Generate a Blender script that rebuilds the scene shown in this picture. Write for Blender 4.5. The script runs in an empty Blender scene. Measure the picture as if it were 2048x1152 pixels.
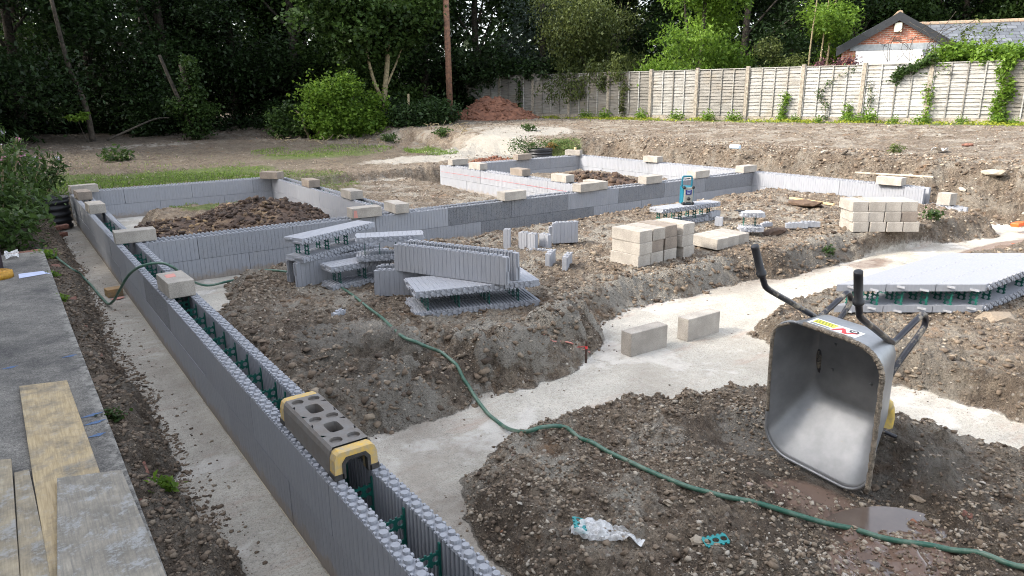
import bpy, math, random
import numpy as np
from mathutils import Vector, Matrix
random.seed(7); RNG = np.random.default_rng(7)
rad = math.radians
scene = bpy.context.scene
COL = scene.collection

# ------------------------------------------------------------------ camera
CX, CY, FPX = 1024.0, 576.0, 1404.83
PITCH, YAW, ROLL, EYE = .2707, .6234, .0108, 2.222
_F = np.array([math.sin(YAW)*math.cos(PITCH), math.cos(YAW)*math.cos(PITCH), -math.sin(PITCH)])
_r0 = np.array([math.cos(YAW), -math.sin(YAW), 0.]); _d0 = np.cross(_F, _r0)
_r = _r0*math.cos(ROLL)+_d0*math.sin(ROLL); _d = -_r0*math.sin(ROLL)+_d0*math.cos(ROLL)
CAM = np.array([0, 0, EYE])
cam = bpy.data.cameras.new('camera'); cam.sensor_width = 36; cam.lens = FPX/2048*36
cam.clip_end = 600; cam.clip_start = .05
camo = bpy.data.objects.new('camera', cam); COL.objects.link(camo)
m = Matrix.Identity(4)
for i in range(3):
    m[i][0] = _r[i]; m[i][1] = -_d[i]; m[i][2] = -_F[i]; m[i][3] = CAM[i]
camo.matrix_world = m
scene.camera = camo
def ray(x, y): return (x-CX)/FPX*_r+(y-CY)/FPX*_d+_F
def at(x, y, z=0.):
    q = ray(x, y); return CAM+q*(z-EYE)/q[2]
def atdepth(x, depth):
    q = ray(x, 186); h = math.hypot(q[0], q[1]); return q[0]*depth/(q@_F), q[1]*depth/(q@_F)

# ------------------------------------------------------------------ light
SUN_AZ = math.atan2(.42, -.91)      # direction towards the sun, in the x-y plane
SUN_EL = rad(36)
world = bpy.data.worlds.new('World'); scene.world = world; world.use_nodes = True
wn = world.node_tree.nodes; wl = world.node_tree.links
bgn = wn['Background']; sky = wn.new('ShaderNodeTexSky'); sky.sky_type = 'NISHITA'; sky.sun_disc = False
sky.sun_elevation = SUN_EL; sky.sun_rotation = math.pi/2-SUN_AZ
sky.dust_density = 3.0; sky.air_density = 1.0; sky.ozone_density = 1.0
hs_ = wn.new('ShaderNodeHueSaturation'); hs_.inputs['Saturation'].default_value = .42
wl.new(sky.outputs[0], hs_.inputs['Color']); wl.new(hs_.outputs[0], bgn.inputs[0]); bgn.inputs[1].default_value = .15
sl = bpy.data.lights.new('sun', 'SUN'); sl.energy = 1.0; sl.angle = rad(6); sl.color = (1, .93, .82)
so = bpy.data.objects.new('sun', sl); COL.objects.link(so)
sd = Vector((math.cos(SUN_AZ)*math.cos(SUN_EL), math.sin(SUN_AZ)*math.cos(SUN_EL), math.sin(SUN_EL)))
so.rotation_euler = sd.to_track_quat('Z', 'Y').to_euler()
scene.view_settings.view_transform = 'Standard'; scene.view_settings.look = 'None'
scene.view_settings.exposure = 2.2; scene.view_settings.gamma = 1
scene.cycles.max_bounces = 6; scene.cycles.diffuse_bounces = 3; scene.cycles.transparent_max_bounces = 6
scene.cycles.use_denoising = True; scene.cycles.denoising_prefilter = 'NONE'; scene.cycles.filter_width = 1.05

# ------------------------------------------------------------------ node helpers
def mat(name, build):
    m_ = bpy.data.materials.new(name); m_.use_nodes = True
    nt = m_.node_tree; b = nt.nodes['Principled BSDF']
    build(N(nt), b); return m_
class N:
    def __init__(s, nt): s.nt = nt; s.n = nt.nodes; s.l = nt.links; s._tc = None
    def new(s, t, **kw):
        o = s.n.new(t)
        for k, v in kw.items(): setattr(o, k, v)
        return o
    def set(s, sock, v):
        if hasattr(v, 'is_linked') or isinstance(v, bpy.types.NodeSocket): s.l.new(v, sock)
        elif isinstance(v, (tuple, list)):
            sock.default_value = tuple(v)+((1,) if len(v) == 3 and sock.type == 'RGBA' else ())
        else: sock.default_value = v
    def pos(s, obj=False):
        if s._tc is None: s._tc = s.new('ShaderNodeTexCoord')
        if obj: return s._tc.outputs['Object']
        g = s.new('ShaderNodeNewGeometry'); return g.outputs['Position']
    def noise(s, co, scale, detail=4, rough=.6, col=False):
        o = s.new('ShaderNodeTexNoise'); s.set(o.inputs['Vector'], co); o.inputs['Scale'].default_value = scale
        o.inputs['Detail'].default_value = detail; o.inputs['Roughness'].default_value = rough
        return o.outputs['Color' if col else 'Fac']
    def vor(s, co, scale, out='Distance', feature='F1', rnd=1):
        o = s.new('ShaderNodeTexVoronoi', feature=feature); s.set(o.inputs['Vector'], co)
        o.inputs['Scale'].default_value = scale; o.inputs['Randomness'].default_value = rnd
        return o.outputs[out]
    def ramp(s, f, stops):
        o = s.new('ShaderNodeValToRGB'); s.set(o.inputs[0], f); e = o.color_ramp.elements
        while len(e) < len(stops): e.new(.5)
        for i, (p, c) in enumerate(stops):
            e[i].position = p; e[i].color = tuple(c)+(1,) if isinstance(c, (tuple, list)) else (c, c, c, 1)
        return o.outputs[0]
    def mix(s, f, a, b, mode='MIX'):
        o = s.new('ShaderNodeMix', data_type='RGBA', blend_type=mode)
        s.set(o.inputs[0], f); s.set(o.inputs[6], a); s.set(o.inputs[7], b); return o.outputs[2]
    def math(s, op, a, b=0.):
        o = s.new('ShaderNodeMath', operation=op); s.set(o.inputs[0], a); s.set(o.inputs[1], b); return o.outputs[0]
    def attr(s, name, out='Color'):
        o = s.new('ShaderNodeAttribute', attribute_name=name); return o.outputs[out]
    def bump(s, h, strength, dist, b, prev=None):
        o = s.new('ShaderNodeBump'); s.set(o.inputs['Height'], h); o.inputs['Strength'].default_value = strength
        o.inputs['Distance'].default_value = dist
        if prev is not None: s.l.new(prev, o.inputs['Normal'])
        s.l.new(o.outputs[0], b.inputs['Normal']); return o.outputs[0]
    def stretch(s, co, sc):
        o = s.new('ShaderNodeMapping'); s.set(o.inputs[0], co); o.inputs['Scale'].default_value = sc; return o.outputs[0]

def simple(name, col, rough=.7, nscale=30, var=.25, bump=.2, bdist=.002, metal=0, col2=None, spec=None):
    def f(n, b):
        co = n.pos(True)
        f1 = n.noise(co, nscale, 5, .65)
        c2 = col2 or tuple(c*(1-var*1.6) for c in col)
        c1 = tuple(min(1, c*(1+var*.6)) for c in col)
        n.set(b.inputs['Base Color'], n.mix(n.ramp(f1, [(.35, 0.), (.65, 1.)]), c2, c1))
        b.inputs['Roughness'].default_value = rough; b.inputs['Metallic'].default_value = metal
        if spec is not None: b.inputs['Specular IOR Level'].default_value = spec
        if bump: n.bump(n.noise(co, nscale*4, 4, .6), bump, bdist, b)
    return mat(name, f)

# ------------------------------------------------------------------ materials
def _foam(n, b):
    co = n.pos(True); tone = n.attr('tone', 'Fac')
    bead = n.vor(co, 130)
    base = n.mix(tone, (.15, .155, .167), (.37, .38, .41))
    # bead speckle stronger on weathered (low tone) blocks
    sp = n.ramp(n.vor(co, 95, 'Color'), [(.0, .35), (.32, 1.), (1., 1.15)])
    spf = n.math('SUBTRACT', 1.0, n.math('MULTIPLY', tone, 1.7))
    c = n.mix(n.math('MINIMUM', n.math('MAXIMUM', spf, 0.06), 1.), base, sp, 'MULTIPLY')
    d = n.ramp(n.noise(co, 5, 6, .65), [(.45, 0.), (.75, 1.)])
    c = n.mix(n.math('MULTIPLY', d, .16), c, (.36, .33, .28))
    sz = n.new('ShaderNodeSeparateXYZ'); n.set(sz.inputs[0], n.pos()); low = n.math('ADD', n.ramp(sz.outputs[2], [(.0, .62), (.16, 0.)]), n.noise(co, 9, 6, .7))
    c = n.mix(n.ramp(low, [(.72, 0.), (.95, .7)]), c, (.27, .22, .17))
    ln = n.ramp(n.noise(n.stretch(co, (8, 8, .7)), 6, 3, .6), [(.35, .88), (.65, 1.05)])
    c = n.mix(.7, c, ln, 'MULTIPLY')
    n.set(b.inputs['Base Color'], c); b.inputs['Roughness'].default_value = .75
    b.inputs['Specular IOR Level'].default_value = .3
    n.bump(bead, .25, .002, b)
M_FOAM = mat('foam', _foam)
def _web(n, b):
    co = n.pos(True)
    c = n.mix(n.noise(co, 20), (.006, .075, .06), (.012, .14, .105)); n.set(b.inputs['Base Color'], c)
    b.inputs['Roughness'].default_value = .4
M_WEB = mat('green_plastic', _web)
M_WEB2 = simple('teal_plastic', (.015, .23, .23), .4, 20, .15, 0)
def _block(n, b):
    co = n.pos(True); rnd = n.new('ShaderNodeObjectInfo').outputs['Random']
    t = n.mix(rnd, (.295, .265, .228), (.41, .372, .322))
    dk = n.ramp(rnd, [(.0, 1.), (.16, 1.), (.18, 0.)])
    t = n.mix(n.math('MULTIPLY', dk, .62), t, (.22, .17, .13))
    g = n.noise(co, 170, 3, .8)
    c = n.mix(.85, t, n.ramp(g, [(.3, .45), (.5, 1.), (.7, 1.25)]), 'MULTIPLY')
    st = n.ramp(n.noise(co, 6, 5, .6), [(.4, .8), (.62, 1.08)])
    c = n.mix(.8, c, st, 'MULTIPLY')
    n.set(b.inputs['Base Color'], c); b.inputs['Roughness'].default_value = .95
    p = n.bump(n.noise(co, 14, 3), .25, .006, b); n.bump(g, .55, .003, b, p)
M_BLOCK = mat('concrete_block', _block)
M_REDPAINT = simple('red_paint', (.50, .15, .13), .8, 120, .5, .2, col2=(.45, .3, .24))
def _ground(n, b):
    P = n.pos(); z1 = n.attr('zone'); z2 = n.attr('zone2')
    s1 = n.new('ShaderNodeSeparateColor'); n.set(s1.inputs[0], z1); s2 = n.new('ShaderNodeSeparateColor'); n.set(s2.inputs[0], z2)
    conc, grass, dust = s1.outputs; wet_shade, mud, grav = s2.outputs
    nz = n.noise(P, 3.2, 8, .7); nz2 = n.noise(P, 17, 6, .7); nz3 = n.noise(P, 70, 4, .7)
    soil = n.mix(n.ramp(nz, [(.34, 0.), (.66, 1.)]), (.140, .102, .072), (.325, .265, .196))
    soil = n.mix(n.ramp(nz2, [(.40, 0.), (.58, 1.)]), n.mix(.62, soil, (.055, .040, .029)), soil)
    soil = n.mix(.55, soil, n.ramp(nz3, [(.32, .35), (.5, 1.), (.68, 1.5)]), 'MULTIPLY')
    # cement-splashed crust
    crust = n.ramp(n.noise(P, 1.5, 7, .72), [(.49, 0.), (.58, 1.)])
    soil = n.mix(n.math('MULTIPLY', crust, n.math('MULTIPLY', grav, .8)), soil, (.36, .33, .275))
    cr2 = n.ramp(n.math('ADD', n.attr('crust', 'Fac'), n.math('MULTIPLY', n.math('SUBTRACT', nz2, .5), 1.1)), [(.38, 0.), (.62, 1.)])
    soil = n.mix(n.math('MULTIPLY', cr2, .9), soil, n.mix(nz3, (.20, .18, .15), (.50, .46, .39)))
    ochre = n.ramp(n.noise(n.stretch(P, (1, 1, 1)), 2.3, 5, .6), [(.62, 0.), (.72, 1.)])
    soil = n.mix(n.math('MULTIPLY', ochre, .55), soil, (.27, .14, .06))
    # pebble flecks
    v = n.new('ShaderNodeTexVoronoi'); n.set(v.inputs['Vector'], P); v.inputs['Scale'].default_value = 62
    vc = n.new('ShaderNodeSeparateColor'); n.set(vc.inputs[0], v.outputs['Color'])
    fleck = n.math('MULTIPLY', n.ramp(vc.outputs[0], [(.66, 0.), (.70, 1.)]), n.ramp(v.outputs['Distance'], [(.22, 1.), (.36, 0.)]))
    fc = n.mix(vc.outputs[1], (.16, .13, .10), (.46, .41, .34))
    soil = n.mix(n.math('MULTIPLY', fleck, n.math('ADD', .45, n.math('MULTIPLY', grav, .4))), soil, fc)
    v2 = n.new('ShaderNodeTexVoronoi'); n.set(v2.inputs['Vector'], P); v2.inputs['Scale'].default_value = 23
    vc2 = n.new('ShaderNodeSeparateColor'); n.set(vc2.inputs[0], v2.outputs['Color'])
    fl2 = n.math('MULTIPLY', n.ramp(vc2.outputs[0], [(.78, 0.), (.81, 1.)]), n.ramp(v2.outputs['Distance'], [(.22, 1.), (.34, 0.)]))
    soil = n.mix(n.math('MULTIPLY', fl2, .8), soil, n.mix(vc2.outputs[1], (.19, .15, .12), (.46, .42, .36)))
    soil = n.mix(n.math('MULTIPLY', wet_shade, .88), soil, n.mix(.35, (.036, .027, .020), soil))  # darkens damp soil and the tree shade painted on the rear plain
    # concrete
    cc = n.mix(n.ramp(n.noise(P, 1.1, 6, .65), [(.35, 0.), (.65, 1.)]), (.36, .335, .285), (.50, .465, .40))
    cc = n.mix(.8, cc, n.ramp(n.noise(P, 100, 3, .85), [(.30, .3), (.47, 1.), (.7, 1.2)]), 'MULTIPLY')
    cc = n.mix(.7, cc, n.ramp(n.noise(P, 34, 5, .8), [(.34, .55), (.48, 1.), (.66, 1.15)]), 'MULTIPLY')
    wp = n.ramp(n.noise(P, 1.3, 6, .6), [(.56, 0.), (.60, .6)]); cc = n.mix(wp, cc, (.60, .57, .52))
    cc = n.mix(n.ramp(nz2, [(.52, 0.), (.78, .55)]), cc, (.25, .20, .155))
    rs = n.ramp(n.noise(n.stretch(P, (.6, 2.2, 1)), 1.7, 5, .7), [(.56, 0.), (.72, .42)])
    cc = n.mix(rs, cc, (.34, .20, .14))
    cc = n.mix(n.math('MULTIPLY', wet_shade, n.ramp(n.math('ADD', nz2, n.math('MULTIPLY', nz, .5)), [(.5, .35), (.85, .9)])), cc, (.15, .12, .095))
    cst = n.ramp(n.noise(P, .9, 7, .75), [(.5, 0.), (.66, .5)]); cc = n.mix(cst, cc, (.27, .235, .19))
    # grass tint, dust, mud
    gr = n.mix(n.ramp(nz3, [(.3, 0.), (.7, 1.)]), (.045, .07, .014), (.13, .17, .04))
    soil = n.mix(n.math('MULTIPLY', n.ramp(n.math('ADD', n.math('MULTIPLY', nz2, .6), n.math('MULTIPLY', grass, .7)), [(.62, 0.), (.78, 1.)]), .9), soil, gr)
    du = n.ramp(n.math('ADD', n.math('MULTIPLY', n.noise(n.stretch(P, (1, .45, 1)), 4, 7, .7), .7), n.math('MULTIPLY', dust, .6)), [(.60, 0.), (.78, 1.)])
    soil = n.mix(du, soil, (.36, .335, .29))
    mu = n.ramp(n.math('ADD', n.math('MULTIPLY', nz, .4), mud), [(.55, 0.), (.75, 1.)])
    edge = n.ramp(n.math('ADD', conc, n.math('MULTIPLY', n.math('SUBTRACT', nz2, .5), .7)), [(.42, 0.), (.62, 1.)])
    c = n.mix(edge, soil, cc)
    c = n.mix(n.math('MULTIPLY', mu, .8), c, (.155, .10, .075))
    n.set(b.inputs['Base Color'], c)
    rough = n.math('SUBTRACT', .95, n.math('MULTIPLY', n.ramp(n.math('ADD', mud, n.math('MULTIPLY', nz, .5)), [(.95, 0.), (1.15, 1.)]), .87))
    n.set(b.inputs['Roughness'], rough); b.inputs['Specular IOR Level'].default_value = .35
    inv = n.math('SUBTRACT', 1., n.math('MAXIMUM', n.math('MULTIPLY', edge, .8), mu))
    hgt = n.math('MULTIPLY', n.math('ADD', n.math('MULTIPLY', nz2, 1.), n.math('MULTIPLY', nz3, .5)), inv)
    p = n.bump(hgt, 1., .05, b)
    stn = n.math('MULTIPLY', n.ramp(v.outputs['Distance'], [(0., 1.), (.45, 0.)]), inv)
    p = n.bump(stn, .8, .012, b, p)
    n.bump(n.math('MULTIPLY', n.noise(P, 150, 3, .8), n.math('SUBTRACT', 1., mu)), .5, .004, b, p)
M_GROUND = mat('site_ground', _ground)
def _stone(n, b):
    t = n.attr('tone', 'Fac'); P = n.pos()
    c = n.ramp(t, [(0., (.06, .042, .029)), (.35, (.17, .125, .086)), (.62, (.29, .235, .172)), (.85, (.39, .345, .28)), (.93, (.42, .38, .33)), (.97, (.25, .10, .055)), (1., (.32, .20, .10))])
    c = n.mix(.6, c, n.ramp(n.noise(P, 60, 4), [(.3, .6), (.7, 1.2)]), 'MULTIPLY')
    n.set(b.inputs['Base Color'], c); b.inputs['Roughness'].default_value = .9
    n.bump(n.noise(P, 90, 4), .4, .004, b)
M_STONE = mat('stone', _stone)
def leafmat(name, c1, c2, trans=.35, rough=.55):
    def f(n, b):
        t = n.attr('tone', 'Fac')
        c = n.mix(t, c1, c2); n.set(b.inputs['Base Color'], c)
        b.inputs['Roughness'].default_value = rough; b.inputs['Specular IOR Level'].default_value = .3
        tr = n.new('ShaderNodeBsdfTranslucent'); n.set(tr.inputs[0], n.mix(.4, c, tuple(min(1, q*1.6) for q in c2)))
        mx = n.new('ShaderNodeMixShader'); mx.inputs[0].default_value = trans
        n.l.new(b.outputs[0], mx.inputs[1]); n.l.new(tr.outputs[0], mx.inputs[2])
        n.l.new(mx.outputs[0], n.n['Material Output'].inputs[0])
    return mat(name, f)
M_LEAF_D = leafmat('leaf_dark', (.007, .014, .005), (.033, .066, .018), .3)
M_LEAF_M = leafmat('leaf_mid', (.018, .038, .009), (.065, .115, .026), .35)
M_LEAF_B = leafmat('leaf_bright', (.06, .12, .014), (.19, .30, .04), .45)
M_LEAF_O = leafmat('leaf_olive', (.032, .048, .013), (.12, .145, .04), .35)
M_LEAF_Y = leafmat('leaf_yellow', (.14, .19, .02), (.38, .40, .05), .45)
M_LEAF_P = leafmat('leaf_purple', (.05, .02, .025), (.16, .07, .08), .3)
M_LEAF_R = leafmat('leaf_rust', (.14, .06, .015), (.34, .17, .05), .35)
M_PINK = leafmat('petal_pink', (.42, .16, .24), (.65, .36, .48), .3)
M_LILAC = leafmat('petal_lilac', (.42, .36, .55), (.75, .70, .85), .3)
M_GRASS = leafmat('grass_blade', (.05, .10, .015), (.18, .26, .05), .35)
M_BARK = simple('bark', (.055, .044, .032), .95, 12, .5, .6, .02)
M_BARKL = simple('bark_pale', (.26, .21, .12), .9, 12, .35, .4, .01)
M_POLE = simple('pole_wood', (.22, .115, .07), .9, 9, .4, .4, .01, col2=(.10, .06, .045))
def _fence(n, b):
    P = n.pos(True); rnd = n.new('ShaderNodeObjectInfo').outputs['Random']
    g = n.noise(n.stretch(P, (.55, .55, 8)), 4, 8, .75)
    base = n.mix(rnd, (.17, .155, .13), (.40, .39, .36))
    c = n.mix(.9, base, n.ramp(g, [(.36, .3), (.5, .85), (.62, 1.2)]), 'MULTIPLY')
    c = n.mix(n.ramp(n.noise(P, 1.4, 5, .6), [(.52, 0.), (.75, .5)]), c, (.20, .15, .085))
    n.set(b.inputs['Base Color'], c); b.inputs['Roughness'].default_value = .9
    n.bump(g, .4, .008, b)
M_FENCE = mat('fence_wood', _fence)
M_FPOST = simple('post_concrete', (.30, .26, .205), .92, 14, .3, .4, .006)
def _brick(n, b):
    co = n.pos(True)
    s = n.new('ShaderNodeSeparateXYZ'); n.set(s.inputs[0], co); cb = n.new('ShaderNodeCombineXYZ')
    n.set(cb.inputs[0], n.math('ADD', s.outputs[0], s.outputs[1])); n.set(cb.inputs[1], s.outputs[2])
    t = n.new('ShaderNodeTexBrick'); n.set(t.inputs['Vector'], cb.outputs[0]); t.inputs['Scale'].default_value = 1
    t.inputs['Brick Width'].default_value = .225; t.inputs['Row Height'].default_value = .075; t.inputs['Mortar Size'].default_value = .008
    n.set(t.inputs['Color1'], (.46, .16, .085)); n.set(t.inputs['Color2'], (.30, .11, .07)); n.set(t.inputs['Mortar'], (.45, .40, .34))
    c = n.mix(.5, t.outputs[0], n.ramp(n.noise(co, 8, 5), [(.3, .6), (.7, 1.25)]), 'MULTIPLY')
    n.set(b.inputs['Base Color'], c); b.inputs['Roughness'].default_value = .9
M_BRICK = mat('brickwork', _brick)
def _slate(n, b):
    co = n.pos(True); t = n.new('ShaderNodeTexBrick'); n.set(t.inputs['Vector'], co); t.inputs['Scale'].default_value = 1
    t.inputs['Brick Width'].default_value = .34; t.inputs['Row Height'].default_value = .24; t.inputs['Mortar Size'].default_value = .012
    n.set(t.inputs['Color1'], (.13, .14, .155)); n.set(t.inputs['Color2'], (.075, .083, .095)); n.set(t.inputs['Mortar'], (.03, .03, .035))
    c = n.mix(.6, t.outputs[0], n.ramp(n.noise(co, 3, 5), [(.3, .7), (.7, 1.3)]), 'MULTIPLY')
    n.set(b.inputs['Base Color'], c); b.inputs['Roughness'].default_value = .6
    n.bump(t.outputs['Fac'], -.5, .01, b)
M_SLATE = mat('slates', _slate)
M_RIDGE = simple('ridge_tile', (.28, .17, .11), .9, 10, .5, .5, .02, col2=(.20, .19, .14))
M_BARGE = simple('black_paint', (.015, .016, .018), .5, 10, .2, .1)
M_WHITE = simple('white_paint', (.78, .77, .74), .6, 6, .08, .05)
M_CREAM = simple('cream_plastic', (.62, .60, .47), .6, 6, .08, .05)
M_LEAD = simple('grey_lintel', (.25, .27, .28), .7, 6, .2, .2)
def _slab(n, b):
    P = n.pos()
    c = n.mix(n.ramp(n.noise(P, 2.2, 8, .7), [(.35, 0.), (.66, 1.)]), (.085, .080, .074), (.215, .20, .175))
    c = n.mix(.9, c, n.ramp(n.noise(P, 90, 4, .85), [(.34, .3), (.5, 1.), (.66, 1.9)]), 'MULTIPLY'); c = n.mix(.6, c, n.ramp(n.noise(P, 28, 5, .8), [(.36, .5), (.64, 1.4)]), 'MULTIPLY')
    sx = n.new('ShaderNodeSeparateXYZ'); n.set(sx.inputs[0], P)
    e = n.math('MULTIPLY', n.ramp(sx.outputs[0], [(.20, 0.), (.272, 1.)]), n.ramp(n.noise(P, 14, 5), [(.45, 0.), (.6, .7)]))
    c = n.mix(e, c, (.36, .34, .30))
    n.set(b.inputs['Base Color'], c); b.inputs['Roughness'].default_value = .9
    n.bump(n.noise(P, 90, 5, .8), .7, .004, b)
M_SLAB = mat('slab_concrete', _slab)
M_BLUE = simple('blue_spray', (.06, .13, .27), .9, 60, .5, .2, col2=(.10, .11, .13))
def wood(name, c1, c2, mould=0., grain=(1, 14, 14)):
    def f(n, b):
        co = n.pos(True)
        g = n.noise(n.stretch(co, grain), 4, 7, .7)
        c = n.mix(n.ramp(g, [(.32, 0.), (.68, 1.)]), c1, c2)
        g2 = n.noise(co, 5, 7, .7)
        if mould:
            c = n.mix(n.math('MULTIPLY', n.ramp(g2, [(.5-mould*.15, 0.), (.66, 1.)]), .85), c, (.13, .12, .10))
            c = n.mix(n.math('MULTIPLY', n.ramp(n.noise(co, 11, 7, .8), [(.52, 0.), (.62, 1.)]), mould*.8), c, (.37, .37, .36))
        n.set(b.inputs['Base Color'], c); b.inputs['Roughness'].default_value = .85
        n.bump(g, .3, .003, b)
    return mat(name, f)
M_OSB = wood('scaffold_yellow', (.34, .25, .13), (.55, .43, .26), .3, (26, 1.4, 26))
M_OSB2 = wood('scaffold_grey', (.22, .20, .17), (.42, .37, .29), 1., (26, 1.4, 26))
M_OSB3 = wood('scaffold_mixed', (.30, .24, .15), (.48, .40, .28), .8, (26, 1.4, 26))
M_TIMBER = wood('new_timber', (.50, .35, .16), (.72, .54, .28), 0)
M_TIMBER2 = wood('old_timber', (.30, .18, .08), (.46, .30, .14), .2)
M_PALE = wood('pale_timber', (.50, .42, .30), (.68, .60, .45), .1)
M_RUBBER = simple('recycled_rubber', (.125, .108, .092), .65, 18, .35, .35, .004, col2=(.17, .16, .15))
M_RUBD = simple('dark_rubber', (.055, .05, .045), .7, 18, .3, .3)
M_YEL = simple('yellow_rubber', (.55, .35, .07), .7, 26, .3, .3, col2=(.40, .33, .22))
M_YTOP = simple('worn_yellow', (.58, .42, .16), .7, 22, .4, .3, col2=(.62, .58, .50))
def _hose(n, b):
    co = n.pos(True)
    c = n.mix(n.ramp(n.noise(co, 9, 5, .7), [(.4, 0.), (.72, 1.)]), (.022, .095, .062), (.14, .19, .14))
    n.set(b.inputs['Base Color'], c); b.inputs['Roughness'].default_value = .45
M_HOSE = mat('green_hose', _hose)
def _galv(n, b):
    co = n.pos(True)
    c = n.mix(n.ramp(n.noise(co, 4, 6, .6), [(.35, 0.), (.7, 1.)]), (.20, .205, .21), (.33, .335, .34))
    d = n.ramp(n.noise(n.stretch(co, (1.2, 1.2, 3)), 5, 7, .75), [(.64, 0.), (.74, .6)])
    c = n.mix(d, c, (.30, .25, .18)); n.set(b.inputs['Base Color'], c)
    b.inputs['Metallic'].default_value = .45
    n.set(b.inputs['Roughness'], n.math('ADD', .42, n.math('MULTIPLY', d, .4)))
    n.bump(n.noise(co, 6, 3), .1, .02, b)
M_GALV = mat('galvanised', _galv)
M_MUDRIM = simple('mud_crust', (.30, .25, .19), .95, 40, .35, .9, .012)
def _blkst(n, b):
    co = n.pos(True)
    d = n.ramp(n.noise(co, 12, 7, .75), [(.52, 0.), (.62, .9)])
    n.set(b.inputs['Base Color'], n.mix(d, (.018, .018, .024), (.30, .26, .20)))
    n.set(b.inputs['Roughness'], n.math('ADD', .35, n.math('MULTIPLY', d, .5)))
M_TUBE = mat('muddy_black_tube', _blkst)
M_BLACK = simple('black_plastic', (.016, .016, .018), .5, 20, .2, .05)
M_YWHEEL = simple('yellow_wheel', (.55, .38, .07), .6, 20, .3, .1, col2=(.35, .27, .14))
M_TEAL = simple('teal_case', (.01, .15, .21), .4, 20, .1, 0)
M_GREY = simple('grey_case', (.30, .29, .25), .5, 20, .1, 0)
M_SCREEN = simple('radio_screen', (.02, .02, .16), .2, 20, .1, 0)
M_STICK = simple('label_white', (.78, .78, .74), .5, 40, .05, 0)
M_STICKY = simple('label_yellow', (.75, .72, .08), .5, 40, .05, 0)
M_STICKR = simple('label_red', (.60, .04, .04), .5, 40, .05, 0)
M_TAPE = simple('yellow_tape', (.52, .28, .03), .6, 25, .3, .3, col2=(.36, .18, .02))
M_PAPER = simple('paper', (.55, .60, .78), .8, 10, .08, .1)
M_BOX = simple('dark_card', (.035, .022, .028), .6, 20, .2, .05)
M_ORANGE = simple('orange_plastic', (.75, .12, .02), .5, 20, .1, 0)
M_PIPEB = simple('pale_blue_pipe', (.55, .66, .75), .4, 20, .1, 0)
M_STEEL = simple('rusty_steel', (.06, .03, .02), .8, 40, .4, .3)
M_REDB = simple('loose_brick', (.19, .085, .058), .9, 25, .4, .5, .006)
def _bag(n, b):
    b.inputs['Base Color'].default_value = (.75, .75, .74, 1); b.inputs['Roughness'].default_value = .25
    tr = n.new('ShaderNodeBsdfTransparent'); mx = n.new('ShaderNodeMixShader')
    n.set(mx.inputs[0], n.ramp(n.noise(n.pos(True), 22, 5, .7), [(.35, .25), (.62, .8)]))
    n.l.new(tr.outputs[0], mx.inputs[1]); n.l.new(b.outputs[0], mx.inputs[2]); n.l.new(mx.outputs[0], n.n['Material Output'].inputs[0])
M_BAG = mat('clear_film', _bag)
def _clod(n, b):
    P = n.pos(); t = n.attr('tone', 'Fac')
    c = n.ramp(t, [(0., (.035, .022, .015)), (.5, (.085, .052, .034)), (.75, (.16, .105, .062)), (1., (.34, .23, .12))])
    c = n.mix(.6, c, n.ramp(n.noise(P, 25, 5), [(.3, .5), (.7, 1.4)]), 'MULTIPLY')
    n.set(b.inputs['Base Color'], c); b.inputs['Roughness'].default_value = .85; n.bump(n.noise(P, 40, 5, .7), .8, .02, b)
M_CLOD = mat('dark_clods', _clod)
M_REDSOIL = simple('red_soil', (.19, .085, .05), .95, 5, .4, .8, .03, col2=(.12, .055, .035))

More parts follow.
